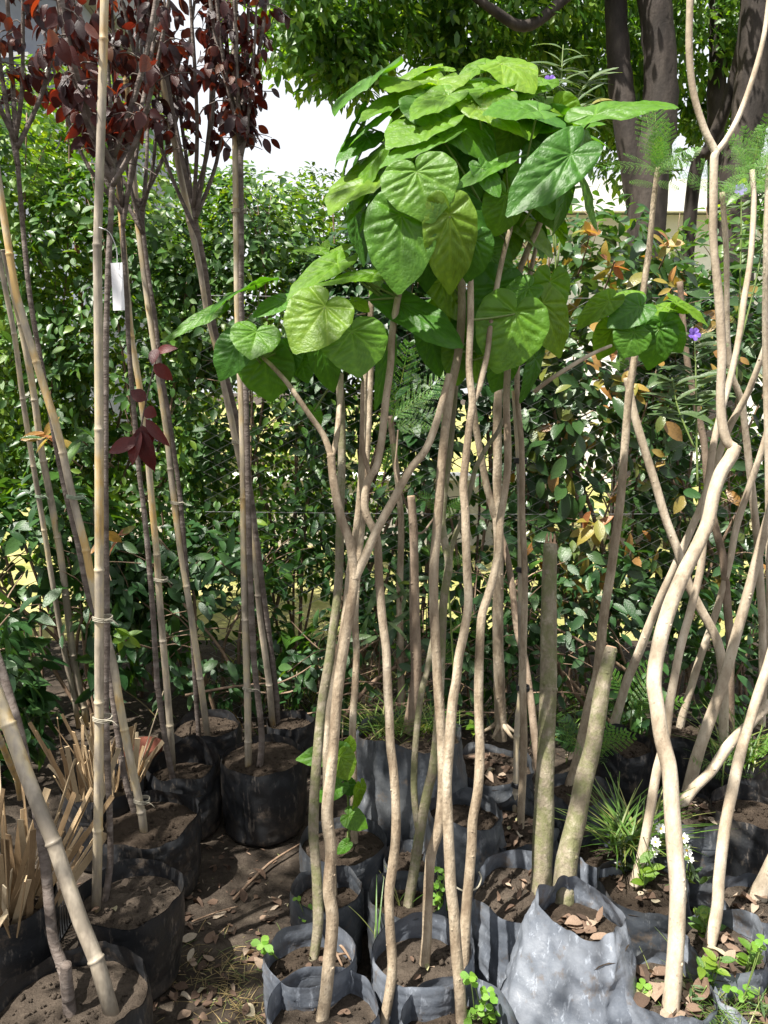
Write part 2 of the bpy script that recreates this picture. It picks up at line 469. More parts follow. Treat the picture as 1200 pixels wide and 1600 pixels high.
def scatter_mesh(name, me, mats, mat, parent, kind='stuff', loc=None):
    """many copies of a small blade joined into one part"""
    co, fa = leaf_arrays(me)
    Ms = np.array([[list(r) for r in M] for M in mats], dtype=np.float32)
    V = np.einsum('nij,vj->nvi', Ms[:, :3, :3], co) + Ms[:, None, :3, 3]
    n, v = V.shape[:2]
    F = (fa[None] + (np.arange(n) * v)[:, None, None]).reshape(-1, fa.shape[1])
    if parent is None:
        return top_mesh(name, V.reshape(-1, 3), F, mat, loc or (0, 0, 0), True, kind)
    return part(name, V.reshape(-1, 3), F, mat, parent, True, kind)
def rvec(r=rng):
    while True:
        v = Vector((r.uniform(-1, 1), r.uniform(-1, 1), r.uniform(-1, 1)))
        if .05 < v.length < 1: return v.normalized()
# ================================================================== the setting
def grid_sheet(name, x0, x1, y0, y1, nx, ny, fz, mat):
    xs = np.linspace(x0, x1, nx); ys = np.linspace(y0, y1, ny)
    V = [(x, y, fz(x, y)) for y in ys for x in xs]
    F = [(j * nx + i, j * nx + i + 1, (j + 1) * nx + i + 1, (j + 1) * nx + i) for j in range(ny - 1) for i in range(nx - 1)]
    o = bpy.data.objects.new(name, mesh_np(name, V, F, mat)); put(o, None, Matrix.Identity(4)); o['kind'] = 'structure'
    return o
def gz(x, y):
    return .012 * noise.noise(Vector((x * 2.2, y * 2.2, 0))) + .006 * noise.noise(Vector((x * 9, y * 9, 3)))
grid_sheet('ground', -60, 60, -20, 140, 40, 50, lambda x, y: -.06, MT['earth'])
grid_sheet('soil_bed', -3.2, 3.2, .2, 4.6, 130, 100, gz, MT['earth'])
grid_sheet('lawn', -30, 30, 4.65, 60, 30, 30, lambda x, y: -.03 + .01 * math.sin(x * 2 + y), MT['lawn'])

# ---- low white house beyond the fence
def house():
    t = thing('house', 'low white rendered house with grey roof edge behind the big tree', 'house', (4.0, 13, 0))
    V, F = box(2.6, 12, 12.5, 18, -.05, 4.1); part('wall', V, F, MT['white_wall'], t, False)
    V, F = box(2.2, 12.4, 12.1, 18.4, 4.11, 4.42); rf = part('roof', V, F, MT['grey_roof'], t, False)
    V, F = box(2.15, 12.45, 12.0, 12.09, 4.05, 4.5); part('fascia', V, F, MT['white_wall'], rf, False)
    for x in (3.6, 6.2, 8.6):
        V, F = box(x, x + 1.2, 12.44, 12.497, 1.1, 2.4); w = part('window', V, F, MT['white_card'], t, False)
        V, F = box(x + .08, x + 1.12, 12.425, 12.437, 1.18, 2.32); part('pane', V, F, MT['glass'], w, False)
        V, F = box(x - .06, x + 1.26, 12.38, 12.438, 1.03, 1.095); part('sill', V, F, MT['pale_stone'], w, False)
house()
def house2():
    t = thing('house', 'tall blue-grey house half hidden behind the plum leaves and hedge', 'house', (-5.4, 11, 0))
    V, F = box(-9, -3.9, 10.5, 15, -.05, 6.4); part('wall', V, F, MT['blue_grey'], t, False)
    V = [(-9.3, 10.1, 6.42), (-3.6, 10.1, 6.42), (-3.6, 15.4, 6.42), (-9.3, 15.4, 6.42), (-9.3, 12.7, 8.2), (-3.6, 12.7, 8.2)]
    F = [(0, 1, 5, 4), (2, 3, 4, 5), (0, 4, 3), (1, 2, 5), (3, 2, 1, 0)]
    part('roof', V, F, MT['grey_roof'], t, False)
    for x, z in ((-5.4, 4.4), (-7.6, 4.4), (-5.4, 1.4)):
        V, F = box(x, x + 1, 10.44, 10.497, z, z + 1.2); w = part('window', V, F, MT['white_card'], t, False)
        V, F = box(x + .07, x + .93, 10.42, 10.437, z + .07, z + 1.13); part('pane', V, F, MT['glass'], w, False)
house2()
V, F = box(-3.2, 1.6, 7.6, 7.82, -.04, .62)
gw = top_mesh('garden_wall', V, F, MT['pale_stone'], (-.8, 7.7, 0), False); tag(gw, 'low pale garden wall standing in the sunny yard beyond the hedge', 'wall')
V, F = box(-3.26, 1.66, 7.56, 7.86, .623, .67)
part('coping', V, F, MT['white_wall'], gw, False)
for i, (x, y, h) in enumerate(((P(104, 150, 4.6).x, 4.6, 3.15), (P(127, 150, 4.7).x, 4.7, 3.0))):
    V, F = tube([(x, y, -.05), (x + .01, y, h * .5), (x + .0, y, h)], .014, 8, 3, .06, i)
    tag(top_mesh('iron_bar', V, F, MT['rust'], (x, y, 0)), ('taller thin rusty iron bar sticking up out of the sunlit hedge', 'shorter thin rusty iron bar beside the taller one in the hedge')[i], 'iron bar', 'rusty bars in the hedge')

# ---- chain-link fence: every zigzag wire is a piece
FY = 3.36
fence = thing('chain_link_fence', 'galvanised chain-link fence grown through by the shrubs', 'fence', (0, FY, 0))
zz = [Vector(((.030 if k % 2 else -.0305), (.002 if k % 2 else -.002), .04 + .0315 * k)) for k in range(60)]
Vw, Fw = tube(zz, .0013, 4, 1, 0)
wire_me = mesh_np('wire', [v for v in Vw], Fw, MT['wire'])
nw = int(3.05 / .061)
for i in range(nw):
    x = -.75 + i * .061
    M = Matrix.Translation((x, FY, 0)) @ (Matrix.Rotation(math.pi, 4, 'Z') if i % 2 else Matrix.Identity(4))
    inst('wire', wire_me, fence, M)
for z in (.05, 1.0, 1.915):
    V, F = tube([(-.78, FY + .004, z), (.6, FY + .004, z - .012), (2.35, FY + .004, z)], .0012, 5, 8, 0)
    part('line_wire', V, F, MT['wire'], fence)
for x in (2.3,):
    V, F = tube([(x, FY + .035, -.05), (x, FY + .035, 2.0)], .019, 10, 1, 0)
    part('post', V, F, MT['wire'], fence)

# ================================================================== shrubs and trees behind
LF = {}
for i in range(3):
    LF['hedge', i] = leaf_mesh('leaf', MT['hedge'], .50, 4, .16, .10 + .1 * i, seed=i)
    LF['hedge_light', i] = leaf_mesh('leaf', MT['hedge_light'], .46, 4, .16, .05 + .1 * i, seed=i)
    LF['dark_shrub', i] = leaf_mesh('leaf', MT['dark_shrub'], .42, 5, .12, .1 + .12 * i, seed=i)
    LF['photinia', i] = leaf_mesh('leaf', MT['photinia'], .46, 5, .14, .1 + .12 * i, belly=.52, seed=i)
    LF['yellow_leaf', i] = leaf_mesh('leaf', MT['yellow_leaf'], .48, 6, .14, .1 + .15 * i, belly=.52, seed=i)
    LF['ruellia', i] = leaf_mesh('leaf', MT['ruellia'], .22, 6, .15, .15 + .15 * i, wave=.02, seed=i)
    LF['plum', i] = leaf_mesh('leaf', MT['plum'], .56, 6, .12, .15 + .12 * i, wave=.015, seed=i)
    LF['red_leaf', i] = leaf_mesh('leaf', MT['red_leaf'], .5, 6, .14, .2 + .1 * i, seed=i)
    LF['far_tree', i] = leaf_mesh('leaf', MT['far_tree'], .42, 3, .1, .1 + .12 * i, seed=i)
    LF['dry_leaf', i] = leaf_mesh('dry_leaf', MT['dry_leaf'], .5, 6, .35 - .2 * i, .3 - .25 * i, wave=.05, seed=i)
    LF['clover', i] = leaf_mesh('leaf', MT['clover'], .62, 5, .06, .05 + .1 * i, belly=.6, tipk=.7, seed=i)

def shrub(name, label, group, kind, cx, cy, rx, ry, z0, z1, nleaf, nstuff, size, nstem=7, seed=0, dens=None, bark='twig_bark', mix=None, cat='shrub', shell=.55):
    r = random.Random(seed)
    t = thing(name, label, cat, (cx, cy, 0), group)
    tips = []
    for k in range(nstem):
        a = r.uniform(0, 6.28)
        b = Vector((cx + r.uniform(-.7, .7) * rx, cy + r.uniform(-.5, .5) * ry, -.03))
        e = Vector((cx + math.cos(a) * rx * .85, cy + math.sin(a) * ry * .7, z0 + (z1 - z0) * r.uniform(.6, .97)))
        m1 = b.lerp(e, .35) + Vector((r.uniform(-.07, .07), r.uniform(-.05, .05), .08))
        m2 = b.lerp(e, .7) + Vector((r.uniform(-.07, .07), r.uniform(-.05, .05), .05))
        rr = r.uniform(.006, .012)
        V, F = tube([b, m1, m2, e], [rr, rr * .85, rr * .6, rr * .25], 6, 5, .08, seed + k)
        for q in range(6):     # side twigs
            p = m1.lerp(e, r.random()); d = rvec(r); d.z = abs(d.z) * .7
            V2, F2 = tube([p, p + d * .12 + Vector((0, 0, .02)), p + d * r.uniform(.2, .34)], [rr * .35, rr * .28, rr * .12], 4, 2, 0, cap=False, base=len(V))
            V += V2; F += F2
        part('stem', V, F, MT[bark], t)
    def one():
        while True:
            d = rvec(r)
            s = shell + (1 - shell) * r.random() ** .6
            if r.random() < .25: s = r.random() ** .5
            box_ = max(abs(d.x), abs(d.z)) ** .45
            p = Vector((cx + d.x / box_ * rx * s, cy + d.y * ry * s, (z0 + z1) / 2 + d.z / box_ * (z1 - z0) / 2 * s))
            # clumps: leave out where a slow noise is low
            q = noise.noise(p * 3.1 + Vector((seed, 0, 0))) + .5 * noise.noise(p * 8)
            if q < -.22 + .25 * r.random() - .1: continue
            if dens and r.random() > dens(p): continue
            break
        n = Vector((d.x * .6, d.y * .8, d.z * .3 + .55)) + rvec(r) * .6
        f = Vector((d.x, d.y, d.z * .4 - .15)) + rvec(r) * .8
        f -= n * f.dot(n) / n.length_squared
        L = size * r.choice((.5, .75, .95, 1.1, 1.3)) * r.uniform(.85, 1.15)
        return orient(p, f, n, L * r.uniform(.85, 1.15), L)
    # the leaves that show largest are pieces of their own
    Ms = [one() for _ in range(nleaf + nstuff)]
    def key(M):
        p = M.translation
        x, y = project(p)
        return p.y if (-30 < x < 1230 and -30 < y < 1200) else 90 + p.y
    Ms.sort(key=key)
    for M in Ms[:nleaf]:
        kk = kind
        if mix and r.random() < mix[1]: kk = mix[0]
        inst('leaf', LF[kk, r.randrange(3)], t, M)
    if nstuff:
        alt = {'hedge': 'hedge_light', 'dark_shrub': 'hedge', 'photinia': 'dark_shrub', 'hedge_light': 'hedge'}[kind]
        A, B = [], []
        for M in Ms[nleaf:]:
            q = noise.noise(M.translation * 4.2 + Vector((seed * 2.1, 5, 0))) + r.uniform(-.25, .25)
            (B if q > .22 else A).append(M)
        if A: scatter_mesh('foliage', LF[kind, 1], A, MT[kind], t)
        if B: scatter_mesh('foliage', LF[alt, 2], B, MT[alt], t)
    return t

def gap_yard(p):     # thinner low down, where the yard shows through
    return .30 if .35 < p.z < 1.25 else 1.0
def thin(p): return .75
# left hedge: clipped privet bushes standing side by side
shrub('hedge_bush', 'tall hedge bush with small bright leaves at the far end by the plum trees', 'hedge behind the bags', 'hedge_light', -1.95, 3.9, .55, .42, .9, 3.05, 200, 8370, 0.053, 7, 11, mix=('hedge', .35))
shrub('hedge_bush', 'hedge bush with rusty bars behind it and bright sunlit top', 'hedge behind the bags', 'hedge_light', -1.75, 4.7, .8, .45, .6, 3.35, 40, 9014, 0.055, 5, 12)
shrub('hedge_bush', 'dense dark-green hedge bush behind the canes with hanging card', 'hedge behind the bags', 'hedge', -1.25, 3.85, .5, .4, .2, 2.62, 250, 9658, 0.049, 8, 13)
shrub('hedge_bush', 'dense hedge bush with sunlit shoots on top, below the white sky gap', 'hedge behind the bags', 'hedge', -.62, 3.9, .48, .4, .45, 2.58, 250, 9658, 0.047, 8, 14, dens=lambda p: .5 if p.z < 1.2 else 1)
shrub('hedge_bush', 'hedge bush behind the left catalpa leaves, thin near the ground', 'hedge behind the bags', 'dark_shrub', -.08, 3.8, .42, .34, .3, 2.3, 250, 4828, 0.064, 9, 15, dens=gap_yard)
shrub('clipped_hedge', 'far clipped hedge with yellowish top seen under the white sky', None, 'hedge_light', -.75, 6.3, 1.1, .5, .3, 3.2, 0, 11200, .05, 6, 16, cat='hedge', shell=.8)
shrub('broadleaf_shrub', 'glossy dark broadleaf shrub behind the crossing catalpa stems', 'broadleaf shrubs on the fence', 'dark_shrub', .42, 3.75, .42, .34, .15, 2.2, 260, 2470, .085, 9, 17, dens=gap_yard)
shrub('photinia_bush', 'photinia bush with yellow and orange young leaves behind the mossy post', 'photinia bushes on the fence', 'photinia', .98, 3.62, .42, .34, .3, 2.3, 290, 1760, .085, 9, 18, dens=lambda p: .55 if p.z < 1.2 else (.9 if p.z < 1.85 else .7))
shrub('photinia_bush', 'photinia bush with few orange leaves behind the leaning pale trunks', 'photinia bushes on the fence', 'dark_shrub', 1.62, 3.65, .45, .35, .2, 2.15, 280, 2470, .08, 9, 19, dens=thin, mix=('photinia', .5))
shrub('low_shrub', 'low leafy shrub in deep shade below the left hedge', 'low plants under the hedge', 'dark_shrub', -1.55, 3.35, .5, .22, .05, 1.15, 220, 1120, .085, 7, 20)
shrub('low_shrub', 'low leafy shrub in shade behind the three staked plums', 'low plants under the hedge', 'dark_shrub', -.85, 3.42, .42, .2, .05, .95, 200, 800, .07, 6, 21, dens=thin)
shrub('low_shrub', 'low sprawling weeds in front of the fence between the stems', 'low plants under the hedge', 'dark_shrub', .0, 3.3, .5, .15, .02, .6, 160, 480, .07, 6, 22, dens=thin)
shrub('low_shrub', 'low leafy growth behind the black bags at the fence foot', 'low plants under the hedge', 'dark_shrub', 1.05, 3.25, .7, .15, .02, .85, 240, 640, .07, 6, 23, dens=thin)

shrub('hedge_bush', 'bright sunlit hedge bush at the left end below the blue-grey house', 'hedge behind the bags', 'hedge_light', -2.55, 4.3, .55, .45, .3, 3.3, 0, 7699, 0.053, 5, 24)
shrub('yard_shrub', 'loose shrub in the yard before the white house wall', 'yard shrubs', 'dark_shrub', 1.35, 5.2, .75, .4, .3, 2.75, 0, 1900, .085, 6, 25, dens=lambda p: .8)
shrub('yard_shrub', 'loose shrub in the yard behind the white forked trunk', 'yard shrubs', 'hedge', 2.6, 5.4, .7, .4, .3, 2.9, 0, 1900, .085, 6, 26, dens=lambda p: .8)
shrub('low_shrub', 'dark low shrub beside the splint tub under the leaning canes', 'low plants under the hedge', 'dark_shrub', -1.72, 2.8, .42, .25, .03, .75, 200, 400, .10, 6, 27)
# ---- big dark trees at the back right with a spreading canopy
def canopy(t, clumps, n_per, size, seed, mat='far_tree', hang=.5):
    r = random.Random(seed); Ms = []
    for c, rad, k in clumps:
        for _ in range(int(n_per * k)):
            d = rvec(r); s = r.random() ** .45
            p = Vector((c.x + d.x * rad[0] * s, c.y + d.y * rad[1] * s, c.z + d.z * rad[2] * s))
            if noise.noise(p * 2.6) + .4 * noise.noise(p * 7) < -.12: continue
            f = Vector((d.x * .6, d.y * .6, -hang)) + rvec(r) * .6
            n = Vector((d.x, d.y, .8)) + rvec(r) * .7
            L = size * r.uniform(.6, 1.25)
            Ms.append(orient(p, f, n, L, L))
    return scatter_mesh('crown', LF[mat, 1], Ms, MT[mat], t)
def limb(t, pts, rad, name='limb', sides=12, seed=0, mat='dark_bark'):
    V, F = tube(pts, rad, sides, 6, .09, seed); return part(name, V, F, MT[mat], t)
b = P(1010, 300, 6.6)
t1 = thing('shade_tree', 'big tree with twin dark trunks and spreading canopy over the far yard', 'tree', (b.x, b.y, 0))
limb(t1, [(b.x + .05, 6.6, -.1), P(1012, 320, 6.6), P(1030, 190, 6.6), P(1030, 60, 6.6), P(1012, -60, 6.6), P(990, -260, 6.4)], [.2, .155, .135, .125, .12, .08], 'trunk', seed=1)
limb(t1, [P(1010, 330, 6.65), P(985, 230, 6.65), P(968, 120, 6.7), P(962, 0, 6.75), P(950, -160, 6.8)], [.14, .105, .095, .085, .05], 'limb', seed=2)
limb(t1, [P(1030, -60, 6.6), P(930, -40, 6.5), P(830, 38, 6.4), P(770, 15, 6.3), P(700, -40, 6.2)], [.06, .05, .04, .035, .02], 'limb', seed=3)
limb(t1, [P(962, -40, 6.7), P(880, -110, 6.4), P(760, -180, 6.2), P(600, -200, 6.2), P(500, -120, 6.2)], [.09, .07, .06, .04, .02], 'limb', seed=4)
def cl(px, py, Y, rx, ry, rz, k=1.0): return (P(px, py, Y), (rx, ry, rz), k)
canopy(t1, [cl(505, 45, 6.3, .75, .6, .45), cl(560, 95, 6.4, .34, .3, .32, .5), cl(470, 15, 6.2, .5, .5, .4, .6), cl(520, -110, 6.4, 1.1, .9, .6, 1.3),
            cl(650, -10, 6.6, .6, .6, .3, .8), cl(705, 70, 6.8, .5, .5, .36, .9), cl(760, 20, 6.9, .7, .7, .45, 1.2), cl(830, 60, 7.2, .6, .6, .4, .9),
            cl(900, 20, 7.4, .7, .6, .45, .9), cl(720, -130, 7.0, 1.4, 1.1, .6, 1.6), cl(930, -150, 7.2, 1.5, 1.2, .7, 1.6), cl(700, 125, 6.8, .25, .3, .16, .3),
            cl(900, 140, 7.6, .5, .4, .4, .5), cl(960, 90, 7.8, .5, .4, .4, .6), cl(1060, 60, 7.8, .6, .5, .5, .6), cl(880, 80, 8.2, .8, .5, .6, 1.2), cl(1000, 20, 8.4, .9, .5, .6, 1.2), cl(800, 110, 7.6, .5, .4, .3, .6), cl(960, 170, 8.0, .5, .4, .4, .8), cl(1000, 250, 8.6, .5, .4, .35, .6), cl(1060, 200, 8.6, .4, .4, .4, .6)], 1700, .105, 31)
b2 = P(1165, 300, 7.0)
t2 = thing('shade_tree', 'dark trunked tree with leaning side limb, behind the pale forked sapling', 'tree', (b2.x, b2.y, 0))
limb(t2, [(b2.x, 7.0, -.1), P(1150, 330, 7.0), P(1168, 200, 7.0), P(1178, 80, 7.0), P(1185, -60, 7.0), P(1180, -200, 7)], [.2, .16, .15, .14, .13, .08], 'trunk', seed=5)
limb(t2, [(P(1075, 420, 7.4).x, 7.4, -.1), P(1080, 320, 7.4), P(1110, 230, 7.3), P(1140, 150, 7.2), P(1160, 60, 7.1)], [.075, .06, .055, .05, .045], 'limb', seed=6)
limb(t2, [P(1120, 330, 7.8), P(1118, 200, 7.8), P(1122, 80, 7.8), P(1120, -80, 7.8)], [.085, .08, .08, .07], 'limb', seed=7)
canopy(t2, [cl(1130, 60, 8.0, .6, .6, .5, .7), cl(1200, 130, 8.0, .5, .5, .5, .7), cl(1250, 20, 7.6, .8, .8, .6, .9), cl(1120, -130, 7.6, 1.2, 1.2, .7, 1.5), cl(1300, -150, 7.2, 1.2, 1.2, .7, 1.2),
            cl(1090, 180, 8.4, .45, .3, .4, .5), cl(1100, 30, 8.6, .8, .5, .6, 1.0), cl(1190, 300, 8.4, .3, .3, .4, .3)], 1500, .105, 32)

# ---- unseen tall tree, added at the left so its loose crown dapples the rows
t3 = thing('shade_tree', 'tall loose-crowned tree leaning over the rows from beyond the splint tub', 'tree', (-3.6, .1, 0))
limb(t3, [(-3.6, .1, -.1), (-3.55, .15, 1.5), (-3.45, .2, 3.0), (-3.2, .4, 4.4), (-2.8, .7, 5.4)], [.17, .14, .12, .09, .05], 'trunk', seed=8)
limb(t3, [(-3.3, .35, 3.9), (-2.7, .8, 4.7), (-2.1, 1.3, 5.0), (-1.6, 1.7, 5.1)], [.07, .05, .035, .02], 'limb', seed=9)
limb(t3, [(-3.2, .4, 4.3), (-2.5, .3, 5.0), (-1.9, .4, 5.3), (-1.4, .6, 5.3)], [.06, .045, .03, .015], 'limb', seed=10)
canopy(t3, [(Vector(c), ra, k) for c, ra, k in (((-2.6, .7, 5.2), (.7, .6, .4), 1), ((-2.0, 1.4, 5.1), (.7, .6, .35), 1), ((-1.5, .6, 5.3), (.6, .5, .3), .7), ((-2.6, 1.9, 5.3), (.7, .6, .4), .9), ((-1.4, 1.9, 5.2), (.5, .5, .3), .6), ((-2.0, 2.4, 5.3), (.7, .5, .3), .8), ((-3.2, 1.2, 5.0), (.7, .6, .5), 1))], 330, .11, 33)
# ================================================================== bags of soil
BAGS = {}
def bag(key, label, px, py, w, h, mat='bag_grey', base=.92, crump=.010, wav=.012, lean=(0, 0), soil=.055, smat='soil_dark', seed=1, ribs=0, flare=0.0,
        squash=1.0, bulge=.05, group='planting bags of soil', name='planting_bag', nseg=104, nrow=28, peak=None, fold=0.0, crumbs=110, creases=None, cramp=.012):
    C = G(px, py, h); r = w / 2 * depth(C) / FPX
    bx, by = C.x - lean[0], C.y - lean[1]
    t = thing(name, label, 'plant bag', (bx, by, 0), group)
    sd = Vector((seed * 7.3, seed * 1.7, 0))
    rc = random.Random(seed * 13 + 5)
    ncr = creases if creases is not None else (9 if mat != 'bag_black' else 5)
    CR = [(rc.uniform(0, 6.283), rc.gauss(0, .9), rc.choice((-1, 1, 1)) * rc.uniform(.4, 1.0) * cramp, rc.uniform(.10, .32), rc.uniform(-.3, .7), rc.uniform(.35, .9)) for _ in range(ncr)]
    def ring(th, u):          # u 0 foot .. 1 rim -> radius, centre shift
        c, s = math.cos(th), math.sin(th)
        rr = r * (base + (1 - base) * u) * (1 + bulge * math.sin(math.pi * min(u, 1)))
        q = Vector((c * r, s * r, u * h)) * 9 + sd
        n1 = noise.noise(q * .7)
        q2 = Vector((q.x + q.z * .7, q.y - q.z * .5, q.z * .9))
        n2 = noise.noise(q2 * 1.25); n3 = noise.noise(q2 * 2.9)
        ridge = 1 - 3.2 * abs(n2)
        rr += crump * (.9 * n1 + .35 * ridge + .22 * (1 - 3 * abs(n3)))
        for ca, sl, amp, wd, u0, ul in CR:      # sharp creases running down the film
            d = th - ca - sl * u; d = abs(math.atan2(math.sin(d), math.cos(d)))
            if d < wd * 4:
                fu = max(0.0, 1 - abs(u - u0 - ul / 2) / ul)
                rr += amp * math.exp(-d / wd) * fu
        if fold:
            rr += fold * (1 - u) * (abs(math.sin(th * 2.5 + seed + 1.2 * u)) - .5) * 1.2 + fold * .5 * u * math.sin(th * 4 + seed)
        if ribs: rr += .0016 * math.sin(u * h * ribs) * (1 if u > .6 else .3)
        rr += flare * max(0, (u - .72) / .28) ** 2
        if u < .07: rr -= .02 * (1 - u / .07) ** 2
        return rr
    def rimh(th):
        z = h + wav * (1.6 * noise.noise(Vector((math.cos(th) * 1.3, math.sin(th) * 1.3, seed * 3.1))) + .6 * noise.noise(Vector((math.cos(th) * 2.4, math.sin(th) * 2.4, seed))))
        if peak:
            for a, amp, wd in peak:
                d = math.atan2(math.sin(th - R(a)), math.cos(th - R(a)))
                z += amp * math.exp(-(d / R(wd)) ** 2)
        return z
    def pt(th, u, off=0.0, z=None):
        rr = ring(th, u) - off
        z = rimh(th) * u if z is None else z
        return (bx + lean[0] * u + rr * math.cos(th), by + lean[1] * u + rr * squash * math.sin(th), z)
    V, F = [], []
    for j in range(nrow + 1):
        for k in range(nseg): V.append(pt(2 * math.pi * k / nseg, j / nrow))
    zs = h - soil - .03
    nin = 9
    for j in range(nin + 1):
        for k in range(nseg):
            th = 2 * math.pi * k / nseg
            u = 1 - (j / nin) * (1 - zs / h)
            p = pt(th, u, .0018)
            V.append((p[0], p[1], p[2] + (.001 if j == 0 else 0)))
    rows = nrow + 1 + nin + 1
    for j in range(rows - 1):
        if j == nrow: continue          # the film's cut edge stays sharp
        for k in range(nseg):
            k2 = (k + 1) % nseg
            F.append((j * nseg + k, j * nseg + k2, (j + 1) * nseg + k2, (j + 1) * nseg + k))
    part('bag', V, F, MT[mat], t)
    # soil
    us = (h - soil) / h; V, F = [], []
    NR = 9
    cx, cy = bx + lean[0] * us, by + lean[1] * us
    V.append((cx, cy, h - soil + .012))
    for j in range(1, NR + 1):
        for k in range(56):
            th = 2 * math.pi * k / 56; s = j / NR
            rr = (ring(th, us) - .002) * s
            x, y = cx + rr * math.cos(th), cy + rr * squash * math.sin(th)
            q = Vector((x * 22, y * 22, seed))
            z = h - soil + .012 * (1 - s * s) + (.010 * noise.noise(q) + .006 * noise.noise(q * 2.6)) * (1 if j < NR else .3)
            V.append((x, y, z))
    for k in range(56): F.append((0, 1 + k, 1 + (k + 1) % 56))
    for j in range(NR - 1):
        for k in range(56):
            a = 1 + j * 56; k2 = (k + 1) % 56
            F.append((a + k, a + 56 + k, a + 56 + k2, a + k2))
    so = part('soil', V, F, MT[smat], t)
    rr_ = random.Random(seed); Ms = []
    for _ in range(crumbs):
        a = rr_.uniform(0, 6.28); s = rr_.random() ** .5 * .88 * r
        p = Vector((cx + s * math.cos(a), cy + s * squash * math.sin(a), h - soil + .010 * (1 - (s / r) ** 2) + .003))
        k = rr_.uniform(.002, .006) * rr_.choice((.6, 1, 1, 1.9))
        Ms.append(orient(p, rvec(rr_), rvec(rr_), k, k, k * .7))
    scatter_mesh('soil_crumbs', CRUMB, Ms, MT[smat], so)
    BAGS[key] = dict(t=t, c=Vector((cx, cy, 0)), r=r, z=h - soil, h=h)
    return t
_v = [Vector(v).normalized() * (1 + .3 * noise.noise(Vector(v) * 3)) for v in [(1, 0, 0), (-1, 0, 0), (0, 1, 0), (0, -1, 0), (0, 0, 1), (0, 0, -1)]]
CRUMB = mesh_np('crumb', _v, [(0, 2, 4), (2, 1, 4), (1, 3, 4), (3, 0, 4), (2, 0, 5), (1, 2, 5), (3, 1, 5), (0, 3, 5)], MT['soil_dark'], False)

# left, in the shade of the plums
bag('L1', 'torn black bag with cracked soil holding the thickest leaning cane', 112, 1552, 222, .24, 'bag_black', .9, .014, .020, soil=.05, smat='soil_light', seed=2)
bag('L2', 'round black pot of soil holding the upright cane with hanging white card', 203, 1392, 158, .26, 'bag_black', .84, .007, .012, soil=.045, smat='soil_light', seed=3, flare=.006, cramp=.005)
bag('L3', 'crumpled black bag with a torn pale flap behind the round black pot', 226, 1272, 158, .24, 'bag_black', .95, .016, .022, soil=.05, seed=4)
bag('L4', 'black bag with rim pulled up high at the back, mud on its side', 284, 1192, 112, .24, 'bag_black', 1.0, .016, .02, soil=.07, seed=5, peak=[(60, .05, 50)])
bag('L5', 'upright square-sided black bag with flaking mud beside the leafy seedling pot', 412, 1180, 128, .27, 'bag_black', .98, .008, .008, soil=.02, smat='soil_dark', seed=6, bulge=.02, cramp=.005)
bag('L6', 'black bag of dry soil at the hedge foot holding two leaning canes', 322, 1132, 104, .22, 'bag_black', .95, .012, .016, soil=.03, seed=7)
bag('L7', 'small black bag in deep shade behind the upright square-sided bag', 456, 1126, 70, .22, 'bag_black', .95, .010, .012, soil=.03, seed=8)
# centre
bag('C1', 'faded bag with wavy rim at the foot of the forked catalpa stem', 504, 1574, 168, .23, 'bag_grey', .93, .007, .014, soil=.06, smat='soil_light', seed=9, ribs=420, cramp=.005)
bag('C2', 'ribbed dark bag with twigs on its soil and clover at the rim', 484, 1486, 142, .24, 'bag_grey', .9, .005, .010, soil=.07, seed=10, ribs=420, cramp=.005)
bag('C3', 'small dark bag between the seedling pot and the ribbed bag with twigs', 510, 1386, 112, .23, 'bag_dark', .92, .006, .012, soil=.06, seed=11, ribs=420, cramp=.005)
bag('C4', 'dark ribbed pot holding the young leafy catalpa seedling', 537, 1312, 134, .24, 'bag_dark', .86, .004, .006, soil=.04, seed=12, ribs=420, cramp=.005)
bag('C5', 'ribbed grey bag with dry light soil and one single stem in its middle', 660, 1484, 156, .25, 'bag_grey', .92, .006, .010, soil=.06, smat='soil_light', seed=13, ribs=420, cramp=.005)
bag('C6', 'dark bag with clover and a long grass blade behind the dry-soil bag', 636, 1396, 118, .24, 'bag_dark', .92, .006, .010, soil=.06, seed=14, ribs=420, cramp=.005)
bag('C7', 'pale ribbed bag with clover on its soil at the foot of two stems', 716, 1592, 176, .24, 'bag_grey', .92, .006, .010, soil=.07, smat='soil_dark', seed=15, ribs=420, cramp=.005)
bag('C8', 'shaded dark bag between the big smooth bag and the clover bag', 648, 1338, 96, .22, 'bag_dark', .95, .006, .010, soil=.04, seed=16)
bag('C9', 'big smooth grey bag bulging forward with a cut stump and grass inside', 640, 1142, 158, .45, 'bag_dark', 1.04, .016, .016, soil=.05, seed=17, bulge=.10, peak=[(240, .02, 40)])
bag('C10', 'grey bag littered with dry leaves at the foot of the rooted tree', 770, 1190, 118, .30, 'bag_dark', 1.0, .014, .018, soil=.03, seed=18)
bag('C11', 'slumped grey bag with leaf litter holding the stem tied with black bands', 798, 1284, 130, .28, 'bag_dark', 1.08, .018, .022, soil=.04, seed=19, smat='soil_dark', peak=[(200, .04, 40)])
bag('C12', 'wrinkled grey bag leaning between the big smooth bag and the slumped one', 728, 1262, 112, .36, 'bag_dark', 1.2, .016, .02, soil=.05, seed=29)
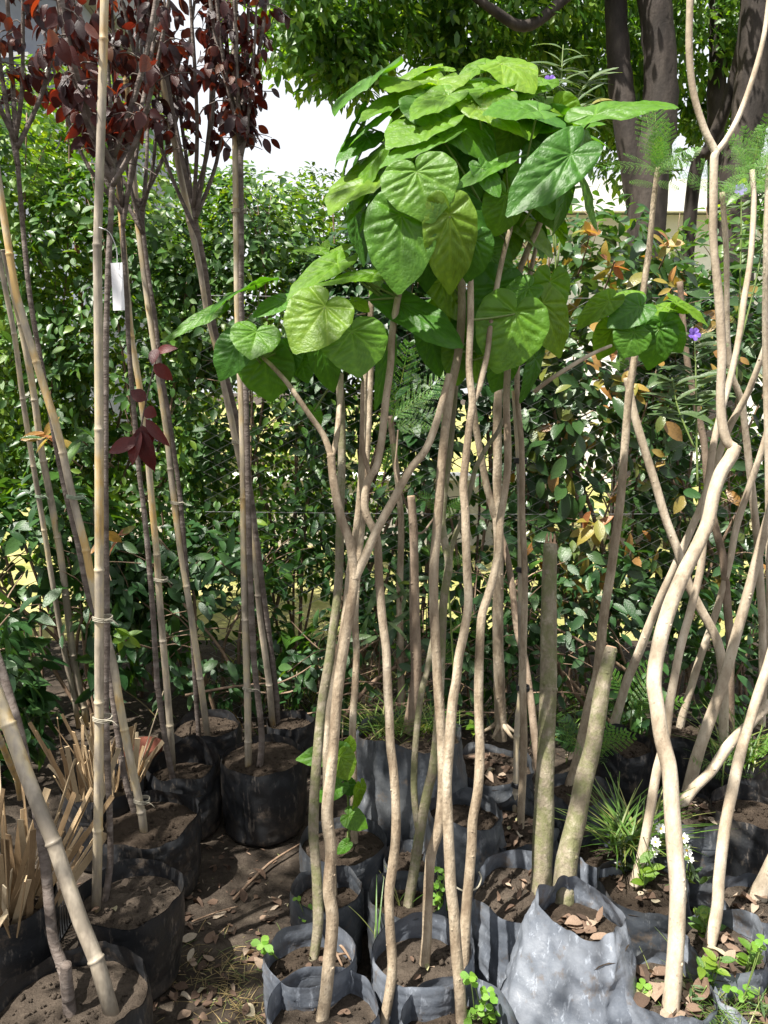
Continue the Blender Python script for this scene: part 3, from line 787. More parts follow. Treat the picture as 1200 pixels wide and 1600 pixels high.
# right
bag('R1', 'wide pale bag with folded rim at the foot of the thick mossy post', 812, 1388, 148, .27, 'bag_grey', 1.05, .016, .022, soil=.03, smat='soil_light', seed=20, peak=[(90, .03, 60)], fold=.01)
bag('R2', 'large pale cone-shaped bag gathered round the leaning cut trunk', 908, 1424, 116, .36, 'bag_grey', 2.15, .014, .016, lean=(.045, .07), soil=.05, seed=21, fold=.022, bulge=.06, peak=[(160, .045, 28), (90, .03, 40)], nrow=44, nseg=150, creases=14, cramp=.022)
bag('R3', 'bag full of dry leaves at the foot of the white forked trunk', 1040, 1540, 140, .24, 'bag_grey', 1.0, .014, .02, soil=.035, smat='soil_light', seed=22)
bag('R4', 'grey bag with pebbly litter at the foot of the slim straight trunk', 1128, 1472, 122, .26, 'bag_grey', 1.05, .016, .022, soil=.03, smat='soil_light', seed=23, peak=[(30, .03, 40)])
bag('R5', 'dark bag overgrown with white daisies and grass', 1002, 1376, 130, .25, 'bag_dark', 1.05, .014, .018, soil=.03, seed=24)
bag('R6', 'big black bag with pale creases beside the slim straight trunk', 1180, 1262, 120, .30, 'bag_black', 1.05, .016, .016, soil=.04, seed=25)
bag('R7', 'dark bag of leaf litter where the diagonal trunk comes out', 1082, 1262, 112, .27, 'bag_dark', 1.02, .014, .02, soil=.02, smat='soil_light', seed=26)
bag('R8', 'half-hidden grey bag with a sawn pale stump and pebbles', 1182, 1406, 110, .26, 'bag_grey', 1.02, .014, .02, soil=.03, smat='soil_light', seed=27)
bag('R9', 'dark bag behind the leaning cut trunk with fern weeds in it', 906, 1232, 96, .26, 'bag_dark', 1.02, .014, .02, soil=.04, seed=28)
bag('R10', 'black bag at the fence foot below the leafy tufted sapling', 968, 1158, 96, .24, 'bag_black', 1.0, .014, .02, soil=.03, seed=30)
bag('R11', 'black bag at the fence foot where three pale trunks rise together', 1070, 1138, 104, .24, 'bag_black', 1.0, .014, .02, soil=.03, seed=31)
bag('R12', 'black bag with long green grass at the right end of the fence', 1150, 1165, 104, .26, 'bag_black', 1.0, .014, .02, soil=.03, seed=32)
bag('R13', 'pale wrinkled bag corner with green weeds below the sawn stump', 1192, 1560, 130, .22, 'bag_grey', 1.1, .016, .02, soil=.03, smat='soil_light', seed=33)
bag('R14', 'grey bag low between the daisy bag and the cone-shaped bag', 940, 1330, 90, .24, 'bag_grey', 1.08, .016, .02, soil=.04, seed=34)

# pots of bamboo splints
bag('P1', 'ribbed black pot stuffed with standing bamboo splints by the upright cane', 160, 1222, 124, .26, 'bag_black', .85, .002, .003, soil=.05, seed=41, ribs=600, bulge=.01, cramp=.005)
bag('P2', 'black tub stuffed with a wide fan of bamboo splints', 8, 1402, 150, .30, 'bag_black', .88, .003, .004, soil=.05, seed=42, ribs=500, bulge=.01, cramp=.005)
spl_V, spl_F = box(-.5, .5, 0, 1, -.5, .5)
spl_me = [mesh_np('bamboo_splint', [(x * (1 if y < .5 else k), y, z * (1 if y < .5 else .8)) for x, y, z in spl_V], spl_F, MT['splint'], False) for k in (1, .8, .6)]
r = random.Random(5)
def splints(b, n, lo, hi, spread, label, group, tilt=(0, 0, 0)):
    B = BAGS[b]
    for i in range(n):
        a = r.uniform(0, 6.28); s = r.random() ** .5 * B['r'] * .8
        base = B['c'] + Vector((s * math.cos(a), s * math.sin(a), B['z'] - .03))
        d = Vector((math.cos(a) * s / B['r'] * spread + r.gauss(0, .24) + tilt[0], math.sin(a) * s / B['r'] * spread * .6 + r.gauss(0, .2) + tilt[1], 1 + tilt[2]))
        o = inst('bamboo_splint', r.choice(spl_me), None, orient(base, d, rvec(r), r.uniform(.009, .022), r.uniform(lo, hi), .003))
        tag(o, label, 'splint', group)
splints('P1', 46, .18, .36, .45, 'flat dry bamboo splint standing in the ribbed black pot', 'splints in the ribbed pot')
splints('P2', 76, .20, .38, .62, 'flat dry bamboo splint fanning out of the black tub', 'splints in the black tub', (.12, 0, 0))
# stacked terracotta pots behind the splints
cq = G(222, 1170, .1)
for i in range(1):
    z0 = .0 + i * .07; V, F = [], []
    prof = [(.055, 0), (.072, .085), (.080, .086), (.082, .115), (.074, .115), (.068, .06), (.0, .05)]
    for pr, pz in prof:
        for k in range(28):
            a = 2 * math.pi * k / 28
            V.append((cq.x + pr * math.cos(a) + .004 * i, cq.y + pr * math.sin(a), z0 + pz))
    for j in range(len(prof) - 1):
        for k in range(28):
            k2 = (k + 1) % 28; F.append((j * 28 + k, j * 28 + k2, (j + 1) * 28 + k2, (j + 1) * 28 + k))
    tag(top_mesh('flower_pot', V, F, MT['terracotta'], (cq.x, cq.y, z0)), 'small dark terracotta pot half hidden behind the ribbed splint pot', 'flower pot')
# plastic crate lying beside the round pot
cr = G(64, 1440, .05)
ct = thing('plastic_crate', 'small black plastic mesh crate between the pots', 'crate', (cr.x, cr.y, 0))
V, F = [], []
for i in range(7):
    for (a, b_) in (((-.06 + .02 * i, -.05, .012), (-.06 + .02 * i, -.05, .13)), ((-.06, -.05, .012 + .019 * i), (.06, -.05, .012 + .019 * i)), ((.06, -.05 + .016 * i, .012), (.06, -.05 + .016 * i, .13))):
        V2, F2 = tube([Vector((cr.x + a[0], cr.y + a[1], a[2])), Vector((cr.x + b_[0], cr.y + b_[1], b_[2]))], .0022, 4, 1, 0, base=len(V)); V += V2; F += F2
part('mesh_side', V, F, MT['black_tie'], ct)
V, F = box(cr.x - .062, cr.x + .062, cr.y - .052, cr.y + .062, .002, .010); part('base', V, F, MT['black_tie'], ct, False)

# ================================================================== stems
STEMPTS = []      # (thing, tip point) where catalpa leaves can hang from
def trace(pts, zsoil, Ytop, Y0=None):
    b = G(pts[0][0], pts[0][1], zsoil)
    y0 = Y0 if Y0 is not None else b.y
    ya, yb = pts[0][1], pts[-1][1]
    out = []
    for (x, y) in pts:
        t = (ya - y) / (ya - yb) if ya != yb else 0
        out.append(P(x, y, y0 + (Ytop - y0) * t))
    return out
def rads(pts, w0, w1):
    n = len(pts); d0 = depth(pts[0])
    return [(w0 + (w1 - w0) * i / (n - 1)) / 2 * depth(p) / FPX for i, p in enumerate(pts)]
def at_px_y(pts, y):
    for a, b in zip(pts, pts[1:]):
        ya, yb = project(a)[1], project(b)[1]
        if ya >= y >= yb: return a.lerp(b, (ya - y) / max(1e-6, ya - yb))
    return pts[-1]
def sapling(key, label, cat, pts, w0, w1, bagkey, Ytop, mat='catalpa_bark', branches=(), group=None, zsoil=None, dig=.04, name='sapling', rough=.06, seed=None, Y0=None, cut=False, jag=False):
    """pts: traced course of the trunk, branches: (points, w0, w1, Ytop)"""
    z = zsoil if zsoil is not None else BAGS[bagkey]['z']
    W = trace(pts, z, Ytop, Y0)
    sd = seed if seed is not None else sum(map(ord, key))
    t = thing(name, label, cat, W[0], group)
    rr = rads(W, w0, w1)
    W2 = [W[0] - Vector((0, 0, dig))] + W; rr2 = [rr[0] * 1.12] + rr
    V, F = tube(W2, rr2, 12, 6, rough, sd)
    tr = part('trunk', V, F, MT[mat], t)
    # knots where old shoots were rubbed off
    rk = random.Random(sd)
    for k in range(rk.randint(4, 7)):
        i = rk.randrange(1, max(2, len(W) - 1)); p = W[i].lerp(W[min(i + 1, len(W) - 1)], rk.random())
        a = rk.uniform(3.4, 6.0); d = Vector((math.cos(a), math.sin(a), .1)); q = rr[i]
        V, F = tube([p + d * q * .55, p + d * q * .98, p + d * q * 1.06], [q * .34, q * .24, q * .08], 7, 2, .1, k)
        part('knot', V, F, MT[mat], tr)
    if cut:
        p = W[-1]; d = (W[-1] - W[-2]).normalized(); q = rr[-1] * .93
        V, F = tube([p - d * .004, p + d * .003], [q, q * .97], 14, 1, .04, sd); part('cut_end', V, F, MT['cut_wood'], tr)
        if jag:
            for k in range(6):
                a = k * 1.05 + .3; o3 = Vector((math.cos(a), math.sin(a), 0)) * q * .72
                V, F = tube([p + o3 - d * .01, p + o3 * .95 + d * rk.uniform(.008, .022), p + o3 * .8 + d * rk.uniform(.022, .04)], [q * .3, q * .2, q * .04], 5, 1, .1, k); part('splinter', V, F, MT['cut_wood'], tr)
    tips = [W[-1]]
    courses = [W]
    for bp, bw0, bw1, bY in branches:
        st = min((C_[i].lerp(C_[i + 1], f / 6) for C_ in courses for i in range(len(C_) - 1) for f in range(7)), key=lambda q: (Vector(project(q)) - Vector(bp[0])).length)
        B = [st]
        for i, (x, y) in enumerate(bp[1:], 1):
            B.append(P(x, y, st.y + (bY - st.y) * i / (len(bp) - 1)))
        V, F = tube(B, rads(B, bw0, bw1), 10, 6, rough, sd + 3); part('branch', V, F, MT[mat], t)
        tips.append(B[-1])
        courses.append(B)
    return t, W, tips
CAT = 'catalpa saplings in the middle'
def cat(key, label, *a, **k):
    t, W, tips = sapling(key, label, 'sapling', *a, name='catalpa_sapling', group=CAT, **k)
    STEMPTS.append((t, W, tips)); return t
cat('S1', 'catalpa with stem forking twice at mid height, growing from the wavy-rimmed bag',
    [(503, 1598), (511, 1540), (519, 1440), (514, 1390), (517, 1330), (511, 1270), (518, 1200), (527, 1090), (537, 1013), (547, 950), (553, 906), (547, 850), (533, 808), (521, 750), (517, 708)], 21, 13, 'C1', 1.72,
    branches=[([(517, 712), (505, 680), (481, 645), (450, 600), (425, 572), (412, 560)], 11, 6, 1.80), ([(517, 712), (525, 690), (528, 664), (532, 615), (533, 585)], 10, 8, 1.85),
              ([(553, 908), (569, 872), (590, 826), (613, 784), (640, 735), (664, 704), (680, 666), (693, 620), (702, 585)], 15, 10, 1.78)])
cat('S2', 'mossy-speckled catalpa stem rising from the ribbed bag with twigs',
    [(490, 1502), (497, 1443), (495, 1373), (490, 1306), (491, 1250), (495, 1190), (503, 1100), (513, 1040), (520, 985), (527, 935), (530, 880), (531, 820), (533, 760), (534, 700), (533, 640), (530, 590)], 17, 12, 'C2', 2.1, mat='mossy_bark')
cat('S3', 'slender grey catalpa stem from the small dark bag, pale near its leafy top',
    [(521, 1402), (518, 1350), (512, 1260), (511, 1150), (520, 1080), (531, 1020), (540, 960), (547, 890), (557, 823), (563, 766), (566, 710), (568, 650), (570, 590), (578, 510), (582, 440)], 14, 9, 'C3', 2.2)
cat('S4', 'thin grey catalpa stem standing behind the young seedling',
    [(554, 1322), (553, 1233), (551, 1133), (555, 1066), (557, 1020), (555, 966), (560, 880), (568, 800), (573, 720), (577, 640), (580, 560)], 12, 9, 'C4', 2.45)
cat('S5', 'tall smooth catalpa stem with one kink at mid height, bare pale and unforked below',
    [(599, 1602), (607, 1560), (613, 1513), (610, 1460), (608, 1400), (613, 1356), (618, 1310), (618, 1253), (615, 1206), (610, 1166), (608, 1116), (605, 1063), (603, 1013), (597, 963), (593, 906), (590, 848), (584, 828), (574, 808), (570, 788), (572, 764), (579, 744), (588, 728), (597, 683), (603, 626), (610, 573), (613, 520), (622, 465)], 16, 11, None, 1.84, zsoil=.16,
    branches=[([(577, 744), (571, 720), (566, 690), (566, 640), (567, 595)], 8, 5, 1.75), ([(622, 467), (640, 390), (660, 300), (678, 210)], 10, 5, 2.12)])
cat('S6', 'catalpa stem curving out of the clover bag, partner stem beside it',
    [(637, 1422), (646, 1366), (655, 1308), (662, 1266), (669, 1233), (676, 1204), (682, 1160), (686, 1100), (690, 1000), (693, 940), (699, 900), (701, 876), (693, 838), (691, 800), (700, 720), (708, 640), (712, 590)], 17, 11, 'C6', 2.15,
    branches=[([(654, 1312), (648, 1253), (647, 1200), (652, 1133), (660, 1076), (667, 1050), (674, 1014), (684, 968), (694, 926), (703, 893), (704, 866), (711, 838), (721, 814), (733, 773), (743, 733), (760, 700), (777, 676), (786, 655)], 11, 7, 2.25)], mat='mossy_bark')
cat('S8', 'catalpa stem alone in the ribbed bag of dry light soil',
    [(663, 1514), (667, 1466), (668, 1420), (670, 1373), (674, 1333), (684, 1300), (690, 1260), (692, 1216), (690, 1166), (687, 1110), (684, 1063), (680, 1000), (678, 943), (678, 886), (682, 833), (686, 786), (688, 750), (693, 693), (698, 650), (704, 608), (716, 550), (722, 470), (718, 380)], 17, 13, 'C5', 1.95)
cat('S9', 'brightly sunlit catalpa stem that forks in a narrow V under the big leaves',
    [(722, 1602), (718, 1540), (713, 1483), (710, 1433), (704, 1383), (702, 1333), (700, 1283), (698, 1233), (700, 1193), (703, 1150), (707, 1100), (713, 1063), (717, 1026), (725, 990), (732, 943), (730, 896), (728, 843), (727, 800), (724, 760), (728, 713), (733, 666), (738, 630), (735, 600), (733, 566), (735, 500), (735, 430)], 19, 10, 'C7', 1.77,
    branches=[([(738, 632), (747, 610), (755, 580), (762, 550), (766, 510), (773, 465), (786, 400), (797, 360)], 10, 8, 1.85), ([(735, 432), (738, 340), (734, 240), (738, 160)], 9, 5, 2.15), ([(797, 362), (806, 290), (808, 210), (800, 140)], 8, 5, 2.15)])
cat('S10', 'catalpa stem bending right at chest height, second stem of the pale ribbed bag',
    [(724, 1530), (727, 1450), (729, 1416), (733, 1366), (737, 1320), (739, 1280), (747, 1233), (750, 1176), (748, 1126), (748, 1063), (750, 1010), (753, 963), (763, 930), (773, 893), (780, 853), (781, 816), (787, 780), (793, 733), (793, 683), (791, 633), (794, 560), (800, 480), (815, 415), (845, 345), (862, 285), (868, 230)], 17, 9, 'C7', 2.05)
cat('S11', 'thick grey catalpa with exposed roots, forked, in the leaf-littered bag',
    [(782, 1140), (781, 1100), (780, 1063), (778, 990), (778, 950), (779, 880), (779, 840), (777, 800), (777, 733), (777, 680), (778, 630), (782, 560), (790, 480)], 19, 12, 'C10', 2.75,
    branches=[([(777, 812), (762, 766), (753, 720), (743, 666), (738, 620), (728, 560)], 12, 9, 2.7)])
for k, (dx, dy) in enumerate(((.05, -.02), (-.03, -.045), (.03, -.05), (-.05, .0))):
    t, W, _ = STEMPTS[-1]; p = W[0]
    V, F = tube([p + Vector((0, 0, .035)), p + Vector((dx * .6, dy * .6, .012)), p + Vector((dx * 1.3, dy * 1.3, -.008))], [.012, .009, .004], 7, 4, .12, k); part('root', V, F, MT['catalpa_bark'], t)
# others in the middle
sapling('S12', 'reddish-brown sapling leaning behind the mossy post', 'sapling', [(843, 1205), (837, 1166), (830, 1100), (820, 1033), (808, 983), (800, 916), (790, 860), (770, 800), (757, 740)], 13, 9, None, 2.95, 'purple_bark', zsoil=.25, name='sapling')
jac_mid = sapling('S13', 'slim spotted grey sapling topped with feathery fronds behind the cut stump', 'sapling', [(627, 1092), (627, 1063), (625, 983), (625, 900), (627, 833), (623, 766), (614, 690), (610, 650)], 12, 9, None, 3.05, 'catalpa_bark', zsoil=.2, name='jacaranda_sapling')
sapling('T3', 'reddish cut stump with two thin side shoots in the big smooth bag', 'stump', [(637, 1150), (645, 1104), (650, 1050), (648, 966), (647, 900), (646, 833), (642, 776)], 20, 13, None, 2.5, 'purple_bark', zsoil=.40, name='cut_trunk', cut=True,
        branches=[([(642, 800), (628, 772), (618, 735), (620, 700), (622, 672)], 4, 2.5, 2.55), ([(648, 838), (660, 832), (672, 818), (684, 800)], 4.5, 2.5, 2.6)])
sapling('T1', 'thick straight mossy post with a jagged broken top', 'stump', [(845, 1398), (848, 1330), (850, 1250), (853, 1166), (857, 1063), (857, 966), (858, 900), (860, 850)], 34, 21, 'R1', 2.15, 'mossy_bark', name='cut_trunk', cut=True, jag=True)
sapling('T2', 'leaning mossy trunk sawn off flat, in the cone-shaped bag', 'stump', [(880, 1405), (887, 1340), (900, 1283), (913, 1216), (928, 1156), (943, 1066), (950, 1035), (955, 1012)], 36, 18, 'R2', 1.98, 'mossy_bark', name='cut_trunk', cut=True)
sapling('S14', 'straight stem bound to a split cane with black bands', 'sapling', [(813, 1298), (818, 1166), (817, 1066), (819, 980), (820, 900), (816, 800), (815, 700), (808, 610), (812, 520), (830, 420), (848, 345)], 12, 7, 'C11', 2.3, 'catalpa_bark')

# right: pale saplings
RG = 'pale bare saplings on the right'
def rs(key, label, *a, **k): return sapling(key, label, 'sapling', *a, group=RG, **({'mat': 'pale_bark', 'rough': .05} | k))
rs('W1', 'white sunlit trunk with an elbow at mid height and forked top', [(1046, 1590), (1054, 1510), (1059, 1400), (1055, 1333), (1049, 1250), (1045, 1200), (1033, 1150), (1026, 1100), (1022, 1063), (1030, 1006), (1046, 950), (1066, 900), (1086, 860), (1105, 816), (1115, 773), (1126, 740), (1142, 714), (1149, 697)], 26, 19, 'R3', 1.85,
   branches=[([(1149, 700), (1136, 690), (1128, 660), (1126, 616), (1128, 566), (1127, 530), (1123, 466), (1115, 383), (1115, 316), (1116, 250), (1117, 236), (1100, 200), (1083, 143), (1077, 76), (1078, 0), (1078, -70)], 15, 10, 1.9),
             ([(1120, 240), (1136, 216), (1158, 173), (1180, 110), (1195, 50), (1203, -20)], 10, 7, 1.95)])
rs('W2', 'slim straight trunk leaning right out of the bag with pebbly litter', [(1106, 1490), (1120, 1426), (1124, 1366), (1133, 1293), (1146, 1226), (1157, 1176), (1170, 1133), (1184, 1086), (1200, 1040), (1218, 980)], 19, 14, 'R4', 1.95)
rs('W3', 'diagonal trunk leaning hard right out of the leaf-litter bag', [(1063, 1263), (1083, 1233), (1110, 1206), (1140, 1163), (1173, 1130), (1200, 1103), (1235, 1066)], 17, 14, 'R7', 2.3)
rs('W4', 'pale trunk leaning right behind the diagonal one, same litter bag', [(1074, 1240), (1087, 1190), (1106, 1133), (1123, 1086), (1134, 1050), (1153, 983), (1172, 916), (1186, 860), (1202, 806), (1218, 750)], 19, 13, 'R7', 2.35)
rs('W5', 'grey sapling beside the white trunk, topped with a small feathery tuft', [(990, 1388), (1006, 1320), (1016, 1266), (1026, 1206), (1039, 1156), (1046, 1100), (1053, 1063), (1063, 1013), (1080, 950), (1095, 883), (1101, 800), (1107, 750), (1114, 700), (1125, 650), (1143, 583), (1156, 520), (1163, 466), (1173, 400), (1178, 316), (1175, 266)], 15, 8, 'R5', 2.3)
rs('W6', 'sapling leaning left with its top behind the orange leaves', [(1130, 1180), (1131, 1110), (1129, 1050), (1120, 1000), (1094, 950), (1076, 913), (1057, 856), (1040, 810), (1023, 753), (1004, 693), (990, 643), (980, 590)], 15, 12, 'R12', 2.75)
rs('W7', 'straight sapling leaning far right across the others from the fence foot', [(957, 1142), (966, 1110), (980, 1063), (1000, 1016), (1016, 973), (1036, 926), (1057, 880), (1080, 826), (1100, 780), (1133, 683), (1153, 643), (1170, 610), (1193, 550), (1216, 480)], 15, 9, 'R10', 2.5)
jac_right = rs('W8', 'tall slightly leaning sapling with feathery tuft on top and leaf cluster midway', [(890, 1226), (904, 1183), (920, 1106), (933, 1053), (943, 966), (953, 900), (963, 833), (970, 773), (976, 700), (983, 616), (992, 555), (1000, 500), (1006, 450), (1015, 383), (1021, 316), (1028, 262)], 17, 8, 'R9', 2.5, mat='catalpa_bark')
rs('W9', 'wavy pale sapling that crosses behind the forked trunk', [(1190, 1120), (1192, 1000), (1187, 900), (1182, 830), (1171, 733), (1165, 676), (1158, 626), (1143, 583), (1136, 520), (1135, 400), (1128, 300)], 13, 8, None, 2.7, zsoil=.22)
rs('W10', 'thin sapling sweeping right from the black bag at the fence foot', [(1062, 1140), (1068, 1112), (1086, 1053), (1100, 1010), (1121, 950), (1139, 883), (1150, 826), (1164, 780), (1183, 726), (1202, 660), (1214, 590)], 12, 9, 'R11', 2.8)
rs('W11', 'sapling with brownish bark bent like a bow behind the elbow trunk', [(1141, 1150), (1140, 1063), (1142, 1010), (1137, 950), (1131, 880), (1122, 840), (1110, 790), (1104, 740), (1100, 693), (1090, 643), (1077, 583), (1070, 530), (1062, 440)], 14, 9, None, 2.85, zsoil=.2, mat='purple_bark')
rs('W13', 'thin upright sapling at the end of the row past the slim trunk', [(1212, 1250), (1206, 1100), (1203, 900), (1200, 700), (1196, 540), (1197, 400), (1201, 250)], 13, 8, None, 2.4, zsoil=.2)
sapling('W15', 'short pale sawn stump lying over in the half-hidden bag', 'stump', [(1181, 1408), (1195, 1380), (1215, 1340)], 30, 27, 'R8', 1.85, 'pale_bark', name='cut_trunk', cut=True)
# long bare side shoot at the right catalpa leaves
c0 = STEMPTS[0]
B = [P(835, 612, 2.02), P(858, 594, 2.0), P(892, 572, 2.0), P(925, 553, 2.05), P(955, 540, 2.1)]
V, F = tube(B, [.006, .006, .0055, .005, .004], 8, 5, .05, 4); part('branch', V, F, MT['pale_bark'], STEMPTS[8][0])

# ---- canes and plums on the left
def cane(key, label, pts, w0, w1, bagkey, Ytop, nodes=8, zsoil=None, ties=(), group='bamboo canes', Y0=None):
    z = zsoil if zsoil is not None else BAGS[bagkey]['z']
    W = trace(pts, z, Ytop, Y0)
    t = thing('bamboo_cane', label, 'cane', W[0], group)
    rr = rads(W, w0, w1)
    # resample: straight internodes with a swollen ring at each node
    pts_, rad_ = catmull([W[0] - Vector((0, 0, .05))] + W, [rr[0]] + rr, 8)
    L = [0]
    for a, b_ in zip(pts_, pts_[1:]): L.append(L[-1] + (b_ - a).length)
    def at(s):
        for i in range(len(L) - 1):
            if L[i + 1] >= s:
                f = (s - L[i]) / max(1e-9, L[i + 1] - L[i]); return pts_[i].lerp(pts_[i + 1], f), rad_[i] * (1 - f) + rad_[i + 1] * f
        return pts_[-1], rad_[-1]
    rk = random.Random(sum(map(ord, key)))
    ss, kk = [], []
    step = L[-1] / nodes; s = step * rk.uniform(.3, .8); ns = []
    while s < L[-1]: ns.append(s); s += step * rk.uniform(.85, 1.15)
    prof = [(-.011, 1.0), (-.0045, 1.05), (-.0015, 1.17), (.0015, 1.10), (.004, .98), (.012, .985)]
    allp = [(0, 1.0)]
    for s in ns: allp += [(s + a, k) for a, k in prof] + [(s + step * .33, 1.0), (s + step * .66, 1.0)]
    allp.append((L[-1], 1.0)); allp = sorted((a, k) for a, k in allp if 0 <= a <= L[-1])
    PP, RR = [], []
    for a, k in allp:
        p, q = at(a); PP.append(p); RR.append(q * k)
    V, F = tube(PP, RR, 14, 1, .012, 3); part('culm', V, F, MT['bamboo'], t)
    for (ty, m) in ties:
        p = at_px_y(W, ty); q = rr[0] * 1.25
        V, F = [], []
        for dz in (-.004, 0, .004):
            ring = [p + Vector((q * 1.5 * math.cos(a) + q * .55, q * 1.15 * math.sin(a), dz + .002 * math.sin(a * 2))) for a in np.linspace(0, 6.2832, 15)]
            V2, F2 = tube(ring, .0046 if m == 'black_tie' else .0016, 5, 1, 0, cap=False, base=len(V)); V += V2; F += F2
        e = p + Vector((q * 1.2, -q * 1.1, 0))
        V2, F2 = tube([e, e + Vector((.02, -.006, .004)), e + Vector((.035, -.004, -.012))], .0012, 5, 3, 0, base=len(V)); V += V2; F += F2
        part('tie', V, F, MT[m], t)
    return t, W
cane('B1', 'upright bamboo cane with the white card hanging beside it', [(148, 1424), (150, 1380), (153, 1300), (155, 1166), (155, 1063), (155, 866), (155, 666), (154, 530), (152, 400), (157, 233), (161, 100), (163, 0), (165, -60)], 15, 13, 'L2', 1.78, 6, ties=[(1122, 'twine'), (965, 'twine')])
cane('B2', 'thickest bamboo cane leaning left out of the torn black bag', [(184, 1592), (160, 1526), (140, 1473), (117, 1416), (90, 1333), (64, 1269), (43, 1216), (20, 1150), (0, 1100), (-25, 1030), (-60, 930)], 24, 21, 'L1', 1.72, 4)
cane('B3', 'bamboo cane leaning left behind the upright one, tied at mid height', [(227, 1303), (217, 1250), (203, 1183), (187, 1100), (176, 1030), (160, 975), (147, 926), (133, 852), (113, 776), (90, 672), (67, 600), (47, 533), (23, 450), (13, 383), (0, 300), (-10, 230)], 13, 11, 'L3', 2.25, 7, ties=[(776, 'green_tie'), (1250, 'twine')])
cane('B4', 'yellow-stained bamboo cane in the bag with raised back rim', [(270, 1205), (268, 1166), (260, 1063), (249, 933), (245, 866), (237, 783), (230, 700), (220, 616), (206, 533), (197, 433), (190, 350), (182, 240)], 11, 9, 'L4', 2.5, 6, ties=[(905, 'twine')])
cane('B5', 'bamboo cane leaning left out of the dry bag by the hedge', [(327, 1158), (313, 1063), (297, 950), (283, 866), (270, 766), (260, 668), (248, 590), (240, 530), (230, 466), (220, 383), (212, 316), (203, 200), (196, 110)], 10, 10, 'L6', 2.75, 6, ties=[(785, 'twine'), (320, 'twine')])
cane('B6', 'bamboo cane leaning left with pale split side from the small shaded bag', [(427, 1134), (420, 1063), (407, 966), (397, 850), (387, 780), (376, 725), (353, 616), (336, 533), (323, 483), (310, 400), (290, 316), (272, 216), (252, 110), (240, 40)], 10, 11, 'L7', 2.6, 6, ties=[(690, 'twine')])
cane('B7', 'straight upright bamboo cane in the square-sided black bag', [(388, 1198), (387, 1100), (386, 1063), (383, 966), (381, 866), (380, 733), (377, 616), (372, 516), (370, 400), (368, 266), (367, 133), (367, 0), (367, -60)], 11, 10, 'L5', 2.45, 6, ties=[(330, 'twine'), (1075, 'twine')])
cane('B8', 'thin grey cane of the leaning pair behind the splint pot', [(122, 1120), (110, 1063), (100, 1016), (83, 916), (67, 816), (53, 733), (37, 633), (24, 533), (12, 470), (-4, 390)], 8, 8, None, 3.0, 8, zsoil=.1, ties=[(775, 'green_tie')])
cane('B9', 'thicker brown cane of the leaning pair behind the splint pot', [(134, 1118), (121, 1063), (113, 1016), (97, 883), (80, 783), (64, 700), (53, 616), (38, 533), (24, 470), (6, 390)], 11, 10, None, 3.05, 7, zsoil=.1)
t14, W14 = cane('B10', 'split bamboo cane bound to the straight stem with black bands', [(805, 1268), (808, 1133), (815, 1063), (813, 966), (813, 866), (812, 766), (808, 683), (803, 610)], 9, 8, 'C11', 2.28, 7, ties=[(720, 'black_tie'), (890, 'black_tie'), (1075, 'black_tie'), (1226, 'black_tie')])
cane('B11', 'short cane stub leaning at the edge of the splint tub', [(30, 1225), (14, 1190), (0, 1155), (-20, 1110)], 9, 9, None, 1.95, 2, zsoil=.33)

